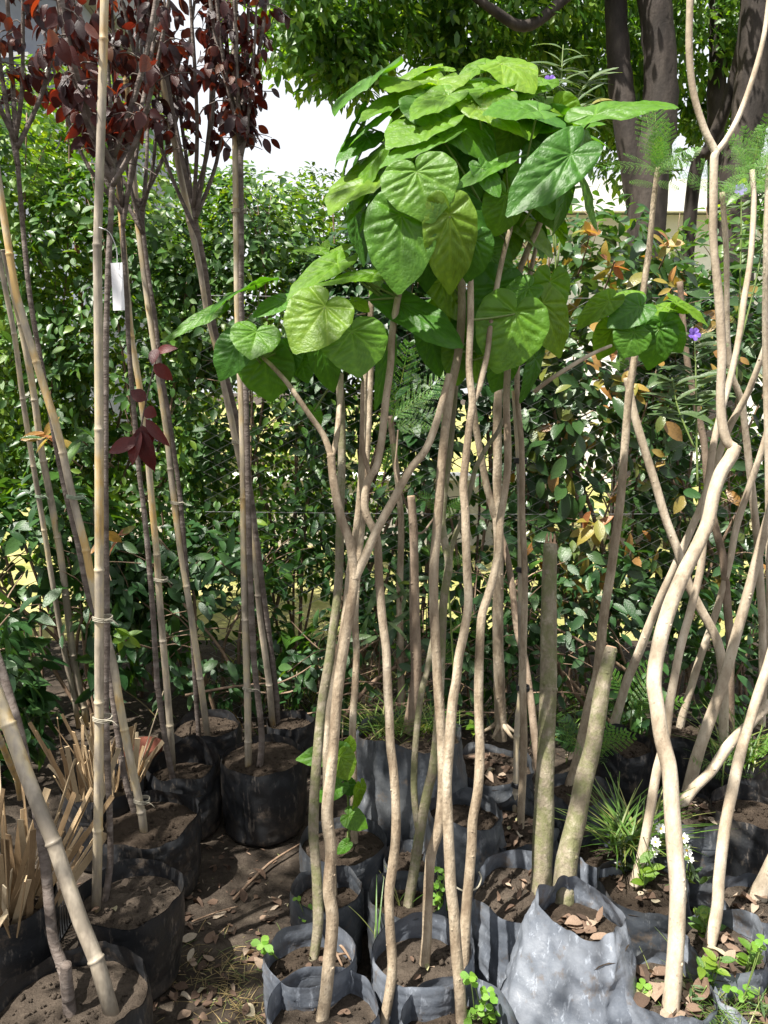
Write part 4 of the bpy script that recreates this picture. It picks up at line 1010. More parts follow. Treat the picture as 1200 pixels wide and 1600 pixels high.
PG = 'purple-leaved plums on canes'
def plum(key, label, pts, w0, w1, bagkey, Ytop, nb, spread, ztop, nleaf, nstuff, seed, zsoil=None, lowleaf=2.0, off=None, group=PG, Y0=None):
    r = random.Random(seed)
    if off is None:
        t, W, tips = sapling(key, label, 'plum tree', pts, w0, w1, bagkey, Ytop, 'plum_bark', group=group, zsoil=zsoil, name='plum_tree', rough=.09, Y0=Y0)
    else:
        W = [Vector(p) for p in off]
        t = thing('plum_tree', label, 'plum tree', W[0], group)
        V, F = tube(W, [.018, .016, .014, .012][:len(W)], 10, 5, .09, seed); part('trunk', V, F, MT['plum_bark'], t)
    f = W[-1]; ax = (W[-1] - W[-2]).normalized()
    Ms = []
    for k in range(nb):
        a = 2 * math.pi * (k + r.random() * .6) / nb; s = spread * r.uniform(.35, 1.0)
        st = f - ax * r.uniform(0, .12)
        L = ztop * r.uniform(.75, 1.05) - st.z
        e = st + Vector((math.cos(a) * s + ax.x * L * .4, math.sin(a) * s * .8, L))
        m1 = st + Vector((math.cos(a) * s * .45, math.sin(a) * s * .36, L * .22)); m2 = st.lerp(e, .6) + Vector((math.cos(a) * s * .18, math.sin(a) * s * .15, 0))
        V, F = tube([st, m1, m2, e], [.0075, .006, .0045, .002], 7, 6, .06, seed + k)
        br = part('branch', V, F, MT['plum_bark'], t)
        cp, _ = catmull([st, m1, m2, e], [1] * 4, 10)
        for p in cp:
            if p.z < lowleaf - .05: continue
            for _ in range(1):
                if r.random() < .35: continue
                d = rvec(r); d.z *= .6; tw = r.uniform(.03, .11)
                q = p + d * tw
                if True:
                    V, F = tube([p, p + d * tw * .5 + Vector((0, 0, .01)), q], [.002, .0016, .001], 4, 2, 0, cap=False); part('twig', V, F, MT['plum_bark'], br)
                for _ in range(5):
                    q2 = p.lerp(q, .25 + .19 * _) + rvec(r) * .012
                    if q2.z < lowleaf: continue
                    ff = Vector((d.x * .6, d.y * .6, -.9)) + rvec(r) * .6
                    Lf = r.uniform(.026, .052)
                    Ms.append(orient(q2, ff, rvec(r) + Vector((0, -.5, .4)), Lf * r.uniform(.9, 1.15), Lf))
    tot = nleaf + nstuff
    r.shuffle(Ms); Ms = Ms[:tot] if len(Ms) > tot else Ms
    def key_(M):
        x, y = project(M.translation); return M.translation.y + (0 if (-20 < x < 1220 and -25 < y < 400) else 50)
    Ms.sort(key=key_)
    for M in Ms[:nleaf]: inst('leaf', LF['plum', r.randrange(3)], t, M)
    if Ms[nleaf:]: scatter_mesh('foliage', LF['plum', 1], Ms[nleaf:], MT['plum'], t)
    return t, W
p1, pw1 = plum('Q1', 'plum tree bound to the upright cane with the white card', [(164, 1412), (172, 1350), (171, 1266), (167, 1166), (166, 1063), (167, 1000), (165, 800), (165, 633), (166, 530), (170, 400), (175, 300), (177, 233)], 10, 9, 'L2', 1.95, 7, .30, 3.2, 220, 330, 51, lowleaf=2.12)
p2, pw2 = plum('Q2', 'plum tree with a knee-bent base beside the thickest leaning cane', [(110, 1592), (107, 1555), (102, 1525), (94, 1500), (86, 1478), (81, 1450), (73, 1366), (67, 1326), (57, 1266), (43, 1200), (30, 1140), (17, 1093), (4, 1050), (-15, 990), (-45, 880), (-70, 760)], 19, 11, 'L1', 2.0, 6, .3, 3.2, 0, 420, 52, lowleaf=2.0)
p3, pw3 = plum('Q3', 'plum tree forking high beside the tied left-leaning cane', [(212, 1275), (194, 1210), (180, 1116), (166, 1020), (152, 970), (137, 926), (118, 833), (98, 750), (78, 640), (58, 533), (47, 466), (37, 366), (30, 283), (23, 200)], 10, 7, 'L3', 2.3, 5, .24, 3.3, 70, 130, 53, lowleaf=2.35)
p4, pw4 = plum('Q4', 'plum tree with dark stem beside the yellow-stained cane', [(271, 1222), (257, 1150), (248, 1083), (245, 1063), (237, 933), (227, 816), (217, 733), (207, 616), (201, 533), (197, 450), (193, 380), (190, 300)], 9, 7, 'L4', 2.5, 7, .30, 3.4, 200, 330, 54, lowleaf=2.35)
p5, pw5 = plum('Q5', 'plum tree in the dry bag by the hedge', [(311, 1156), (308, 1116), (305, 1063), (300, 983), (292, 900), (280, 766), (264, 650), (250, 570), (243, 500), (232, 430), (224, 360), (220, 310)], 8, 6, 'L6', 2.75, 6, .30, 3.5, 190, 330, 55, lowleaf=2.45)
p6, pw6 = plum('Q6', 'plum tree with dark branches spreading wide from the left-leaning split cane', [(433, 1130), (432, 1090), (424, 1020), (412, 930), (402, 850), (390, 760), (372, 660), (357, 600), (333, 500), (320, 416), (307, 350), (300, 312)], 9, 7, 'L7', 2.6, 8, .27, 3.4, 250, 350, 56, lowleaf=2.3)
p7, pw7 = plum('Q7', 'plum tree bound to the straight cane in the square-sided bag', [(405, 1200), (409, 1166), (406, 1116), (397, 1033), (391, 900), (388, 766), (385, 633), (380, 540), (377, 466), (377, 333), (376, 233), (376, 180)], 10, 8, 'L5', 2.45, 8, .17, 3.4, 250, 350, 57, lowleaf=2.28)
B = [P(108, 1560, 1.5), P(106, 1530, 1.5), P(105, 1503, 1.5)]
B = [Vector((q.x, pw2[0].y, q.z)) for q in B]
V, F = tube(B, [.0125, .0125, .0115], 10, 5, .12, 3); part('root_stub', V, F, MT['plum_bark'], p2)
# unseen plums added beyond the left edge of view to shade the bags
for i, (x, y) in enumerate(((-1.62, 1.15), (-1.95, 1.9), (-1.5, .55))):
    plum('O%d' % i, 'plum tree of the row beyond the splint tub', None, 0, 0, None, 0, 9, .5, 3.7 + .1 * i, 0, 650, 60 + i, off=[(x, y, 0), (x + .03, y, .8), (x, y + .03, 1.5), (x + .02, y, 2.05)], lowleaf=2.0, group='plums beyond the splint tub')
# red-leaved shoot between the canes
ps = P(222, 668, 2.3)
t = thing('red_shoot', 'thin shoot with large wine-red leaves between the leaning canes', 'shoot', P(215, 700, 2.3))
V, F = tube([P(214, 705, 2.35), P(222, 660, 2.3), P(232, 610, 2.3), P(243, 565, 2.3), P(247, 540, 2.3)], [.003, .0028, .0025, .002, .0015], 6, 5, .05); part('stem', V, F, MT['plum_bark'], t)
for (bx, by, tx, ty, w) in ((228, 625, 205, 610, 22), (226, 640, 242, 648, 22), (222, 665, 228, 702, 30), (220, 672, 200, 725, 26), (222, 672, 232, 735, 30), (228, 655, 258, 695, 18), (240, 570, 268, 590, 22), (246, 545, 235, 565, 20), (245, 550, 270, 540, 16), (215, 690, 165, 700, 26)):
    B, T = P(bx, by, 2.28), P(tx, ty, 2.26 + r.uniform(-.02, .02)); L = (T - B).length
    inst('leaf', LF['red_leaf', r.randrange(3)], t, orient(B, T - B, Vector((r.uniform(-.5, .3), -1, .5)), w * depth(B) / FPX / .5, L))
# white card on a string
cp = P(184, 448, 1.83)
tg = thing('plant_tag', 'blank white card hanging on a thread by the upright cane', 'tag', P(184, 412, 1.83))
w_, h_ = 20 / 2 * depth(cp) / FPX, 72 / 2 * depth(cp) / FPX
V = []; F = []
Nn = 8
for sgn in (-1, 1):
    for j in range(Nn + 1):
        for i in range(3):
            zz_ = cp.z - h_ + 2 * h_ * j / Nn
            V.append((cp.x + w_ * (i - 1), cp.y + .0006 * sgn + .0008 * math.sin(j / Nn * 3) - .004 * (i - 1), zz_))
n1 = 3 * (Nn + 1)
for j in range(Nn):
    for i in range(2):
        a = j * 3 + i
        F += [(a, a + 1, a + 4, a + 3), (n1 + a + 3, n1 + a + 4, n1 + a + 1, n1 + a)]
    F += [(j * 3, j * 3 + 3, n1 + j * 3 + 3, n1 + j * 3), (j * 3 + 5, j * 3 + 2, n1 + j * 3 + 2, n1 + j * 3 + 5)]
part('card', V, F, MT['white_card'], tg, False)
V, F = tube([P(183, 416, 1.826), P(182, 390, 1.82), P(172, 365, 1.80), P(160, 357, 1.775), P(147, 354, 1.80)], .0009, 5, 6, 0); part('string', V, F, MT['white_card'], tg)
# ================================================================== catalpa leaves, each one a piece of its sapling
HL = [heart_leaf('leaf', MT['catalpa'], d, c, w, i) for i, (d, c, w) in enumerate(((.10, .05, .02), (.22, .10, .03), (.30, -.06, .03), (.15, .18, .02), (.38, .05, .045), (.05, -.12, .03)))]
HY = [heart_leaf('leaf', MT['young_lit_leaf'], d, c, w, i + 9) for i, (d, c, w) in enumerate(((.2, .15, .03), (.35, -.05, .04)))]
HINT = {'c': (0, -1, .25), 'u': (0, -.22, 1), 'U': (0, .12, 1), 'l': (-.75, -.5, .6), 'L': (-1, -.15, .45), 'r': (.7, -.55, .5), 'd': (.1, -.75, -.55), 'D': (-.3, -.9, -.2), 's': (.15, -.9, .75), 't': (0, -.55, .85)}
anchors = []
for t, W, tips in STEMPTS:
    for p in tips: anchors.append((t, p))
    for p in W[-5:]: anchors.append((t, p))
def cleaf(bx, by, tx, ty, Y, dd=0.0, w=0, hint='c', young=False, tree=None, pet=True, var=None):
    B = P(bx, by, Y); T = P(tx, ty, Y + dd)
    L = (T - B).length
    n = Vector(HINT[hint]) + rvec() * .10
    sx = w * depth(B) / FPX / 1.09 if w else L * rng.uniform(.78, .95)
    if tree is None:
        tree, a = min(anchors, key=lambda q: (q[1] - B).length + (0 if q[1].z < B.z + .1 else .12))
    else:
        tree, a = tree
    me = (rng.choice(HY) if young else HL[var if var is not None else rng.randrange(len(HL))])
    o = inst('leaf', me, tree, orient(B, T - B, n, sx, L, (sx + L) / 2))
    if pet:
        d = a - B
        if d.length > .16: a = B + d.normalized() * .16 + Vector((0, .03, -.02))
        mid = B.lerp(a, .5) + Vector((0, .01, -.004 + .02 * rng.random()))
        V, F = tube([B + (T - B).normalized() * .004, mid, a], [.0022, .0025, .003], 6, 5, 0)
        V = np.array([tuple(v) for v in V])
        Mi = WM[o.name].inverted()
        V = np.array([tuple(Mi @ Vector(v)) for v in V])
        inst('petiole', mesh_np('petiole', V, F, MT['petiole']), o, WM[o.name])
    return o
Y = 1.95
main = [
    # crown, top
    (590, 118, 508, 149, 1.95, -.10, 0, 'U'), (642, 122, 688, 90, 2.0, .05, 0, 'u', True), (700, 148, 712, 110, 2.0, .0, 38, 'c', True), (684, 126, 612, 152, 1.95, -.12, 0, 't'),
    (642, 156, 531, 204, 1.90, -.06, 52, 'l'), (680, 188, 603, 215, 1.84, -.10, 0, 't'), (672, 168, 797, 240, 1.84, -.05, 92, 's'), (692, 214, 590, 254, 1.80, -.08, 55, 't'),
    (604, 226, 534, 306, 1.86, -.05, 84, 'l'), (562, 205, 514, 292, 1.95, .0, 40, 'L'), (602, 262, 508, 324, 1.88, -.12, 0, 'u'), (626, 276, 548, 342, 1.84, -.06, 52, 'l'),
    (651, 268, 677, 344, 1.72, -.04, 118, 'c', False, 0), (627, 336, 624, 458, 1.72, -.04, 110, 'c', False, 0), (702, 335, 708, 458, 1.70, .0, 84, 'c'), (668, 368, 664, 458, 1.84, .02, 62, 'c'),
    (700, 306, 775, 374, 1.80, -.02, 84, 's'), (892, 242, 790, 332, 1.72, -.05, 86, 's', False, 3), (842, 174, 758, 164, 1.80, -.06, 84, 't'), (930, 180, 1063, 132, 1.85, .0, 92, 't'),
    (783, 100, 836, 118, 1.95, -.10, 0, 't', True), (800, 98, 757, 96, 1.98, -.02, 34, 't', True), (772, 132, 712, 152, 1.95, -.10, 0, 'u', True), (758, 140, 798, 158, 1.9, -.10, 0, 't', True),
    (862, 196, 928, 238, 1.98, .02, 66, 'd'), (812, 186, 852, 250, 1.98, .0, 50, 'd'), (884, 284, 880, 368, 1.86, .0, 52, 'r'), (902, 258, 938, 364, 1.88, .02, 42, 'r'),
    (838, 296, 868, 356, 1.92, .0, 56, 'c'), (792, 252, 705, 286, 1.78, -.08, 40, 't'), (752, 262, 782, 308, 1.75, -.03, 40, 's'), (730, 180, 660, 160, 1.95, .1, 0, 'u', True),
    (870, 170, 905, 215, 2.0, .0, 60, 'd', True), (800, 200, 770, 262, 1.95, 0, 60, 'd'), (740, 215, 760, 285, 1.88, 0, 60, 'c'), (640, 210, 610, 280, 1.92, 0, 70, 'c'), (590, 300, 560, 400, 1.92, 0, 70, 'L'),
    (600, 350, 572, 430, 1.95, 0, 60, 'l'), (720, 250, 735, 340, 1.9, 0, 70, 'c'), (790, 305, 775, 368, 1.76, 0, 64, 'c'), (742, 375, 730, 445, 1.72, .02, 60, 'c'), (640, 130, 600, 170, 2.05, 0, 50, 't', True),
    (860, 205, 950, 185, 1.95, .05, 60, 't'), (830, 150, 890, 160, 2.0, -.05, 0, 'u', True), (700, 110, 660, 105, 2.05, 0, 26, 't', True), (560, 250, 530, 330, 2.0, .02, 60, 'L'), (845, 240, 830, 300, 1.95, 0, 60, 'd'),
    # below the crown
    (620, 472, 728, 542, 1.86, -.08, 74, 's'), (805, 488, 776, 584, 1.80, -.02, 110, 'c', False, 0), (848, 474, 884, 558, 1.88, .0, 66, 'c'), (778, 448, 748, 556, 1.92, .0, 88, 'c'), (826, 450, 782, 482, 1.86, -.03, 48, 's'),
    (836, 560, 824, 634, 1.9, .0, 38, 'r'), (716, 540, 715, 604, 1.95, 0, 52, 'c'), (604, 545, 592, 644, 1.88, 0, 46, 'r'), (735, 480, 760, 560, 2.0, 0, 70, 'c'), (790, 560, 770, 615, 1.98, 0, 46, 'c'), (700, 480, 690, 560, 2.0, 0, 60, 'c'),
    (560, 190, 516, 262, 1.92, -.02, 60, 'L'), (575, 215, 524, 250, 1.9, -.05, 50, 't'), (580, 300, 530, 352, 1.86, -.05, 56, 'l'), (556, 330, 566, 420, 1.95, 0, 60, 'l'), (620, 160, 560, 180, 1.9, -.08, 44, 't', True), (700, 150, 640, 180, 1.86, -.1, 60, 't'),
    (745, 170, 820, 200, 1.84, -.1, 60, 't'), (690, 240, 640, 260, 1.86, -.04, 60, 's'), (860, 440, 850, 520, 1.92, 0, 60, 'c'), (760, 390, 800, 450, 1.94, 0, 60, 'c'), (690, 440, 740, 500, 1.95, 0, 70, 's'), (740, 540, 745, 600, 1.96, 0, 50, 'c'), (670, 520, 690, 590, 1.98, 0, 50, 'c'),
    (760, 100, 700, 125, 2.0, -.06, 40, 't', True), (850, 130, 800, 150, 1.98, -.06, 44, 't', True), (905, 200, 930, 280, 1.95, 0, 56, 'r'), (600, 420, 575, 470, 1.95, 0, 44, 'l'),
    # left cluster
    (402, 444, 311, 469, 1.84, -.06, 0, 'U'), (330, 488, 246, 534, 1.86, -.04, 40, 't'), (401, 519, 390, 558, 1.76, -.05, 76, 's', False, 3), (374, 532, 339, 589, 1.78, -.03, 60, 's'), (414, 557, 418, 629, 1.84, .0, 98, 'D', False, 1),
    (508, 479, 458, 549, 1.70, -.05, 102, 's', False, 0), (448, 470, 394, 492, 1.82, -.05, 46, 't'), (527, 412, 444, 457, 1.80, -.08, 56, 't', True), (585, 428, 490, 442, 1.78, -.06, 44, 't'), (549, 518, 562, 588, 1.74, -.03, 108, 's', False, 3),
    (500, 528, 515, 617, 1.82, 0, 54, 'D'), (552, 470, 578, 480, 1.8, -.02, 30, 't', True), (502, 392, 456, 382, 1.84, 0, 22, 't', True), (520, 396, 553, 378, 1.84, 0, 22, 't', True), (470, 560, 480, 600, 1.86, 0, 40, 'D'), (455, 545, 440, 590, 1.84, 0, 44, 's'),
    (505, 395, 512, 372, 1.85, 0, 16, 'c', True), (490, 640, 498, 668, 1.9, 0, 24, 'D'),
]
for m in main:
    a = list(m); young = a[8] if len(a) > 8 else False; var = a[9] if len(a) > 9 else None
    cleaf(*a[:8], young=young, var=var)
# leaves deeper in the crown, facing every way
cc = P(728, 265, 2.12)
rr_ = random.Random(77)
for k in range(105):
    d = rvec(rr_); s = .35 + .65 * rr_.random()
    B = cc + Vector((d.x * .30 * s, (abs(d.y) if k < 75 else d.y) * .26 * s - .02, d.z * .21 * s))
    out = Vector((d.x, d.y * .8, -.55 + .3 * d.z)) + rvec(rr_) * .35
    n = Vector((d.x * .7, d.y * .6 - .2, .8)) + rvec(rr_) * .3
    L = rr_.uniform(.07, .145)
    tree, a = min(anchors, key=lambda q: (q[1] - B).length)
    inst('leaf', rr_.choice(HY if (B.z > cc.z + .09 and rr_.random() < .6) else HL), tree, orient(B, out, n, L * rr_.uniform(.8, .95), L))  # upper leaves mostly paler: sunlit brightness put into their colour
# cluster on the tall right sapling
jr = jac_right
jt = (jr[0], P(993, 545, 2.35))
for a in ((1000, 479, 950, 506, 2.22, -.03, 58, 's'), (952, 470, 899, 509, 2.24, -.02, 48, 't', True), (992, 464, 936, 462, 2.28, .02, 34, 't', True), (990, 519, 974, 558, 2.2, -.02, 58, 's'), (1030, 514, 1014, 578, 2.26, 0, 60, 'D'),
          (1034, 506, 1068, 552, 2.26, 0, 50, 'D'), (956, 514, 934, 562, 2.28, 0, 46, 'D', True), (1058, 474, 1114, 504, 2.24, 0, 46, 't', True), (1010, 490, 1050, 470, 2.3, .05, 40, 't', True), (1000, 500, 1020, 540, 2.3, 0, 44, 'c'), (985, 480, 965, 530, 2.3, 0, 46, 'D'), (1040, 480, 1085, 478, 2.26, -.02, 30, 't', True)):
    cleaf(*a[:8], young=a[8] if len(a) > 8 else False, tree=jt)
# young seedling in the dark ribbed pot
sp0 = G(546, 1322, BAGS['C4']['z']) + Vector((0, -.03, 0))
sd = thing('catalpa_seedling', 'young catalpa seedling with a green stem and dark heart-shaped leaves', 'seedling', sp0)
Ys = sp0.y
V, F = tube([sp0 - Vector((0, 0, .02)), P(545, 1280, Ys), P(543, 1230, Ys), P(540, 1180, Ys), P(538, 1165, Ys)], [.004, .004, .0035, .003, .002], 8, 6, .03); part('stem', V, F, MT['petiole'], sd)
for a in ((528, 1176, 462, 1186, Ys - .02, -.03, 36, 's'), (531, 1182, 546, 1220, Ys - .05, -.02, 44, 's'), (562, 1232, 560, 1276, Ys - .02, 0, 30, 'r'), (530, 1226, 494, 1252, Ys - .02, -.02, 32, 's'), (545, 1275, 575, 1292, Ys - .04, -.02, 34, 's'), (543, 1318, 526, 1334, Ys - .04, -.02, 18, 's'), (545, 1170, 548, 1150, Ys, 0, 22, 's', True), (540, 1225, 560, 1240, Ys, 0, 26, 's')):
    cleaf(*a[:8], young=a[8] if len(a) > 8 else False, tree=(sd, P(543, min(a[1] + 18, 1300), Ys)))

# ================================================================== feathery fronds
def frond_mesh(seed):
    r = random.Random(seed); V, F = [], []
    def blade(b, d, n, L, w):
        d = d.normalized(); s = d.cross(n).normalized() * w; i = len(V)
        V.extend([b, b + d * L * .5 + s, b + d * L, b + d * L * .5 - s]); F.append((i, i + 1, i + 2, i + 3))
    N = 10
    for i in range(1, N + 1):
        u = i / N; c = Vector((0, u, -.18 * u * u)); PL = .30 * math.sin(math.pi * (.2 + .74 * u)) + .04
        for s in (-1, 1):
            d = Vector((s, .55, -.12)).normalized()
            for k in range(1, 12):
                q = c + d * PL * k / 11 + Vector((0, 0, -.08 * (k / 11) ** 2 * PL))
                for s2 in (-1, 1):
                    dd = (d * .55 + Vector((-d.y, d.x, 0)) * s2).normalized()
                    blade(q, dd, Vector((r.uniform(-.2, .2), r.uniform(-.2, .2), 1)), .034 * (1.2 - .4 * k / 11), .0085)
        i0 = len(V)
    st = [Vector((0, u, -.18 * u * u)) for u in (0, .25, .5, .75, 1)]
    for a, b in zip(st, st[1:]):
        i = len(V); V.extend([a + Vector((-.006, 0, 0)), a + Vector((.006, 0, 0)), b + Vector((.004, 0, 0)), b + Vector((-.004, 0, 0))]); F.append((i, i + 1, i + 2, i + 3))
    return mesh_np('frond', V, np.array(F), MT['fern'])
FR = [frond_mesh(i) for i in range(3)]
def frond(tree, bx, by, tx, ty, Y, dd=0, hint=(0, -.8, .7)):
    B, T = P(bx, by, Y), P(tx, ty, Y + dd); L = (T - B).length * 1.05
    inst('frond', rng.choice(FR), tree, orient(B, T - B, Vector(hint) + rvec() * .35, L * .75, L))
for a in ((612, 655, 690, 580, 2.5), (612, 655, 665, 610, 2.45), (612, 660, 640, 545, 2.55), (615, 665, 668, 665, 2.45), (612, 668, 690, 640, 2.5), (620, 690, 600, 730, 2.6), (615, 650, 600, 590, 2.6)): frond(jac_mid[0], *a)
jm2 = thing('fern_weed', 'feathery green weed shoots climbing behind the middle stems', 'weed', P(700, 1090, 3.0))
V, F = tube([P(712, 1110, 2.9), P(705, 980, 2.85), P(695, 850, 2.8), P(690, 780, 2.8)], .004, 6, 5, .05); part('stem', V, F, MT['petiole'], jm2)
for a in ((690, 800, 660, 770, 2.75), (692, 810, 720, 780, 2.75), (698, 860, 665, 855, 2.8), (700, 880, 730, 870, 2.8), (704, 960, 675, 930, 2.8), (706, 990, 735, 960, 2.8), (708, 1040, 690, 1000, 2.8)): frond(jm2, *a)
for a in ((1027, 262, 1010, 170, 2.45), (1027, 262, 1040, 190, 2.45), (1026, 268, 985, 235, 2.4), (1027, 262, 1062, 230, 2.45), (1027, 262, 1025, 165, 2.55), (1025, 285, 1060, 290, 2.45), (1024, 290, 990, 280, 2.5)): frond(jac_right[0], *a)
w5 = [o for o in bpy.data.objects if o.get('label', '').startswith('grey sapling beside the white trunk')][0]
for a in ((1175, 268, 1190, 200, 2.3), (1175, 268, 1150, 220, 2.3), (1175, 268, 1140, 255, 2.3), (1175, 270, 1200, 240, 2.3), (1176, 280, 1205, 290, 2.3), (1175, 268, 1170, 200, 2.35)): frond(w5, *a)
w9 = [o for o in bpy.data.objects if o.get('label', '').startswith('wavy pale sapling')][0]
w13 = [o for o in bpy.data.objects if o.get('label', '').startswith('thin upright sapling at the end')][0]
for (tr_, cx, cy, Yt) in ((jac_right[0], 1027, 262, 2.47), (w5, 1175, 268, 2.28), (w9, 1128, 302, 2.68), (w13, 1201, 252, 2.38)):
    for k in range(9):
        a = rng.uniform(-.2, 3.3); ln = rng.uniform(38, 75)
        frond(tr_, cx + rng.uniform(-3, 3), cy + rng.uniform(-4, 22), cx + ln * math.cos(a), cy - ln * math.sin(a) * .9, Yt, rng.uniform(-.06, .06))
def weed(label, px, py, z, fr, group='feathery weeds'):
    b = G(px, py, z); t = thing('fern_weed', label, 'weed', b, group)
    V, F = tube([b - Vector((0, 0, .02)), b + Vector((0, 0, .06)), b + Vector((.005, 0, .12))], [.003, .0025, .0015], 6, 4, .05); part('stem', V, F, MT['petiole'], t)
    for (dx, dy, ln) in fr:
        B = b + Vector((0, 0, rng.uniform(.03, .12)))
        d = Vector((dx, dy, .55)).normalized()
        inst('frond', rng.choice(FR), t, orient(B, d, Vector((-d.x * .4, -.5, .9)), ln * .8, ln))
weed('feathery weed in the dark bag behind the leaning cut trunk', 912, 1222, .24, [(-.6, -.3, .16), (.6, -.4, .17), (.1, -.8, .15), (.5, .3, .15), (-.3, .4, .14), (.9, .1, .15)])
weed('feathery weed between the tufted sapling and the fence foot', 985, 1140, .22, [(-.6, -.3, .2), (.6, -.4, .2), (.1, -.8, .18), (.4, .3, .2), (-.3, .5, .18), (.2, 0, .22)])
weed('feathery weed by the big black creased bag', 1128, 1232, .26, [(-.6, -.3, .14), (.6, -.4, .15), (.1, -.8, .14), (.5, .3, .15)])

# ================================================================== flowers
def flower_mesh(name, n, mat, wid, depth_=.35, notch=.0, seed=0):
    V, F = [(0, 0, -depth_)], []
    m = n * 8
    for j, (rr2, z) in enumerate(((.12, -depth_ * .5), (.45, 0.0), (1.0, .06))):
        for k in range(m):
            a = 2 * math.pi * k / m; lob = abs(math.cos(a * n / 2)) ** .5
            r2 = rr2 * (1 if j < 1 else (1 - wid) + wid * lob)
            V.append((r2 * math.cos(a), r2 * math.sin(a), z + (.06 * math.sin(a * n * 2 + seed) if j == 2 else 0)))
    for k in range(m): F.append((0, 1 + k, 1 + (k + 1) % m))
    for j in range(2):
        for k in range(m):
            k2 = (k + 1) % m; F.append((1 + j * m + k, 1 + (j + 1) * m + k, 1 + (j + 1) * m + k2, 1 + j * m + k2))
    return mesh_np(name, V, F, mat)
PF = flower_mesh('flower', 5, MT['petal_purple'], .42)
def ruellia(label, root, Yr, stems, nl, seed):
    r = random.Random(seed)
    t = thing('ruellia_plant', label, 'flowering plant', root, 'purple-flowered plants')
    for pts, fl in stems:
        W = [P(x, y, Yr + .03 * i) for i, (x, y) in enumerate(pts)]
        V, F = tube(W, [.0035] + [.003] * (len(W) - 2) + [.0015], 6, 5, .05, seed); part('stem', V, F, MT['petiole'], t)
        cp, _ = catmull(W, [1] * len(W), 12)
        for p in cp[len(cp) // 3:]:
            if r.random() > nl: continue
            for s in (-1, 1):
                d = Vector((s * .9, r.uniform(-.6, .2), r.uniform(.0, .9))); L = r.uniform(.07, .12)
                inst('leaf', LF['ruellia', r.randrange(3)], t, orient(p, d, Vector((-s * .3, -.5, .8)), L * r.uniform(.9, 1.2), L))
        if fl:
            p = P(*fl, Yr - .03); sz = .022
            inst('flower', PF, t, orient(p, Vector((.2, .3, 1)), Vector((r.uniform(-.4, .2), -1, .3)), sz, sz))
ruellia('purple-flowered plant rising above the catalpa crown', P(870, 560, 2.7), 2.62, [([(872, 560), (868, 400), (872, 250), (876, 140), (880, 70)], (860, 127)), ([(870, 420), (890, 260), (900, 160), (925, 120)], None), ([(868, 400), (850, 250), (840, 180), (815, 140)], None)], .6, 1)
ruellia('purple-flowered plant beside the white forked trunk', P(1150, 620, 2.9), 2.85, [([(1150, 620), (1155, 480), (1158, 370), (1158, 300)], (1157, 296)), ([(1150, 560), (1185, 420), (1195, 320), (1198, 240)], None)], .45, 2)
ruellia('purple-flowered plant under the right leaf cluster', P(1090, 760, 2.6), 2.55, [([(1090, 760), (1088, 650), (1087, 580), (1085, 530)], (1085, 522)), ([(1085, 700), (1060, 640), (1050, 590)], None)], .5, 3)
# yellow and orange young leaves held in rosettes on the fence
def rosette(label, px, py, Y, n, s0, kind='yellow_leaf', seed=0):
    r = random.Random(seed); c = P(px, py, Y)
    t = thing('photinia_shoot', label, 'shoot', c, 'photinia shoots')
    V, F = tube([c + Vector((.02, .25, -.12)), c + Vector((.01, .1, -.05)), c], [.004, .0035, .003], 6, 4, .05); part('stem', V, F, MT['twig_bark'], t)
    for k in range(n + 3):
        a = 6.28 * (k + r.random() * .9) / n; d = Vector((math.cos(a), r.uniform(-.9, .3), math.sin(a) * .7 + r.uniform(-.5, .3))); L = s0 * r.uniform(.6, 1.15)
        b0 = c + Vector((r.uniform(-.35, .35), r.uniform(0, .6), r.uniform(-.3, .3))) * s0
        inst('leaf', LF[kind if r.random() < .75 else ('photinia' if kind == 'yellow_leaf' else kind), r.randrange(3)], t, orient(b0, d, Vector((r.uniform(-.8, .8), -.7, .6)) + rvec(r) * .5, L * r.uniform(.7, 1.1), L))
for i, (lab, x, y, n, s) in enumerate((('orange-pink leaf rosette right of the catalpa crown', 920, 372, 7, .085), ('yellow-green leaf rosette below the pink one', 960, 408, 6, .08), ('orange leaf pair by the hanging catalpa leaf', 856, 440, 4, .07), ('rosette of orange leaves behind the tall tufted sapling', 985, 605, 7, .085),
    ('yellow leaves behind the leaning left-hand pale sapling', 1035, 722, 4, .06), ('drooping yellow-green leaves at the mossy post top', 925, 822, 5, .10), ('peach leaf rosette between the sapling tufts', 1045, 385, 6, .08), ('pinkish leaves beside the wide flat catalpa leaf', 915, 165, 4, .08), ('pale yellow leaf group at the shoulder of the photinia', 1050, 450, 5, .07),
    ('yellow leaf group behind the leaning cane pair', 75, 690, 5, .09), ('pale leaf group below the wine-red leaves', 178, 840, 4, .085))):
    rosette(lab, x, y, 3.3 if x > 300 else 2.9, n, s, seed=i)
rosette('large glossy green leaf rosette in the left shade', 35, 965, 2.9, 7, .13, 'dark_shrub', 31)
rosette('large green leaf whorl by the tied cane pair', 130, 690, 2.85, 7, .11, 'hedge', 32)
rosette('broad green leaves low between the staked plums', 345, 880, 3.2, 6, .12, 'dark_shrub', 33)
rosette('green whorl of pointed leaves behind the middle stems', 622, 925, 2.95, 8, .11, 'ruellia', 34)
rosette('small light green leaf whorl low in the left shade', 195, 1000, 2.7, 8, .06, 'hedge_light', 35)
rosette('drooping long green leaf behind the forked catalpa', 585, 985, 2.9, 3, .14, 'ruellia', 36)
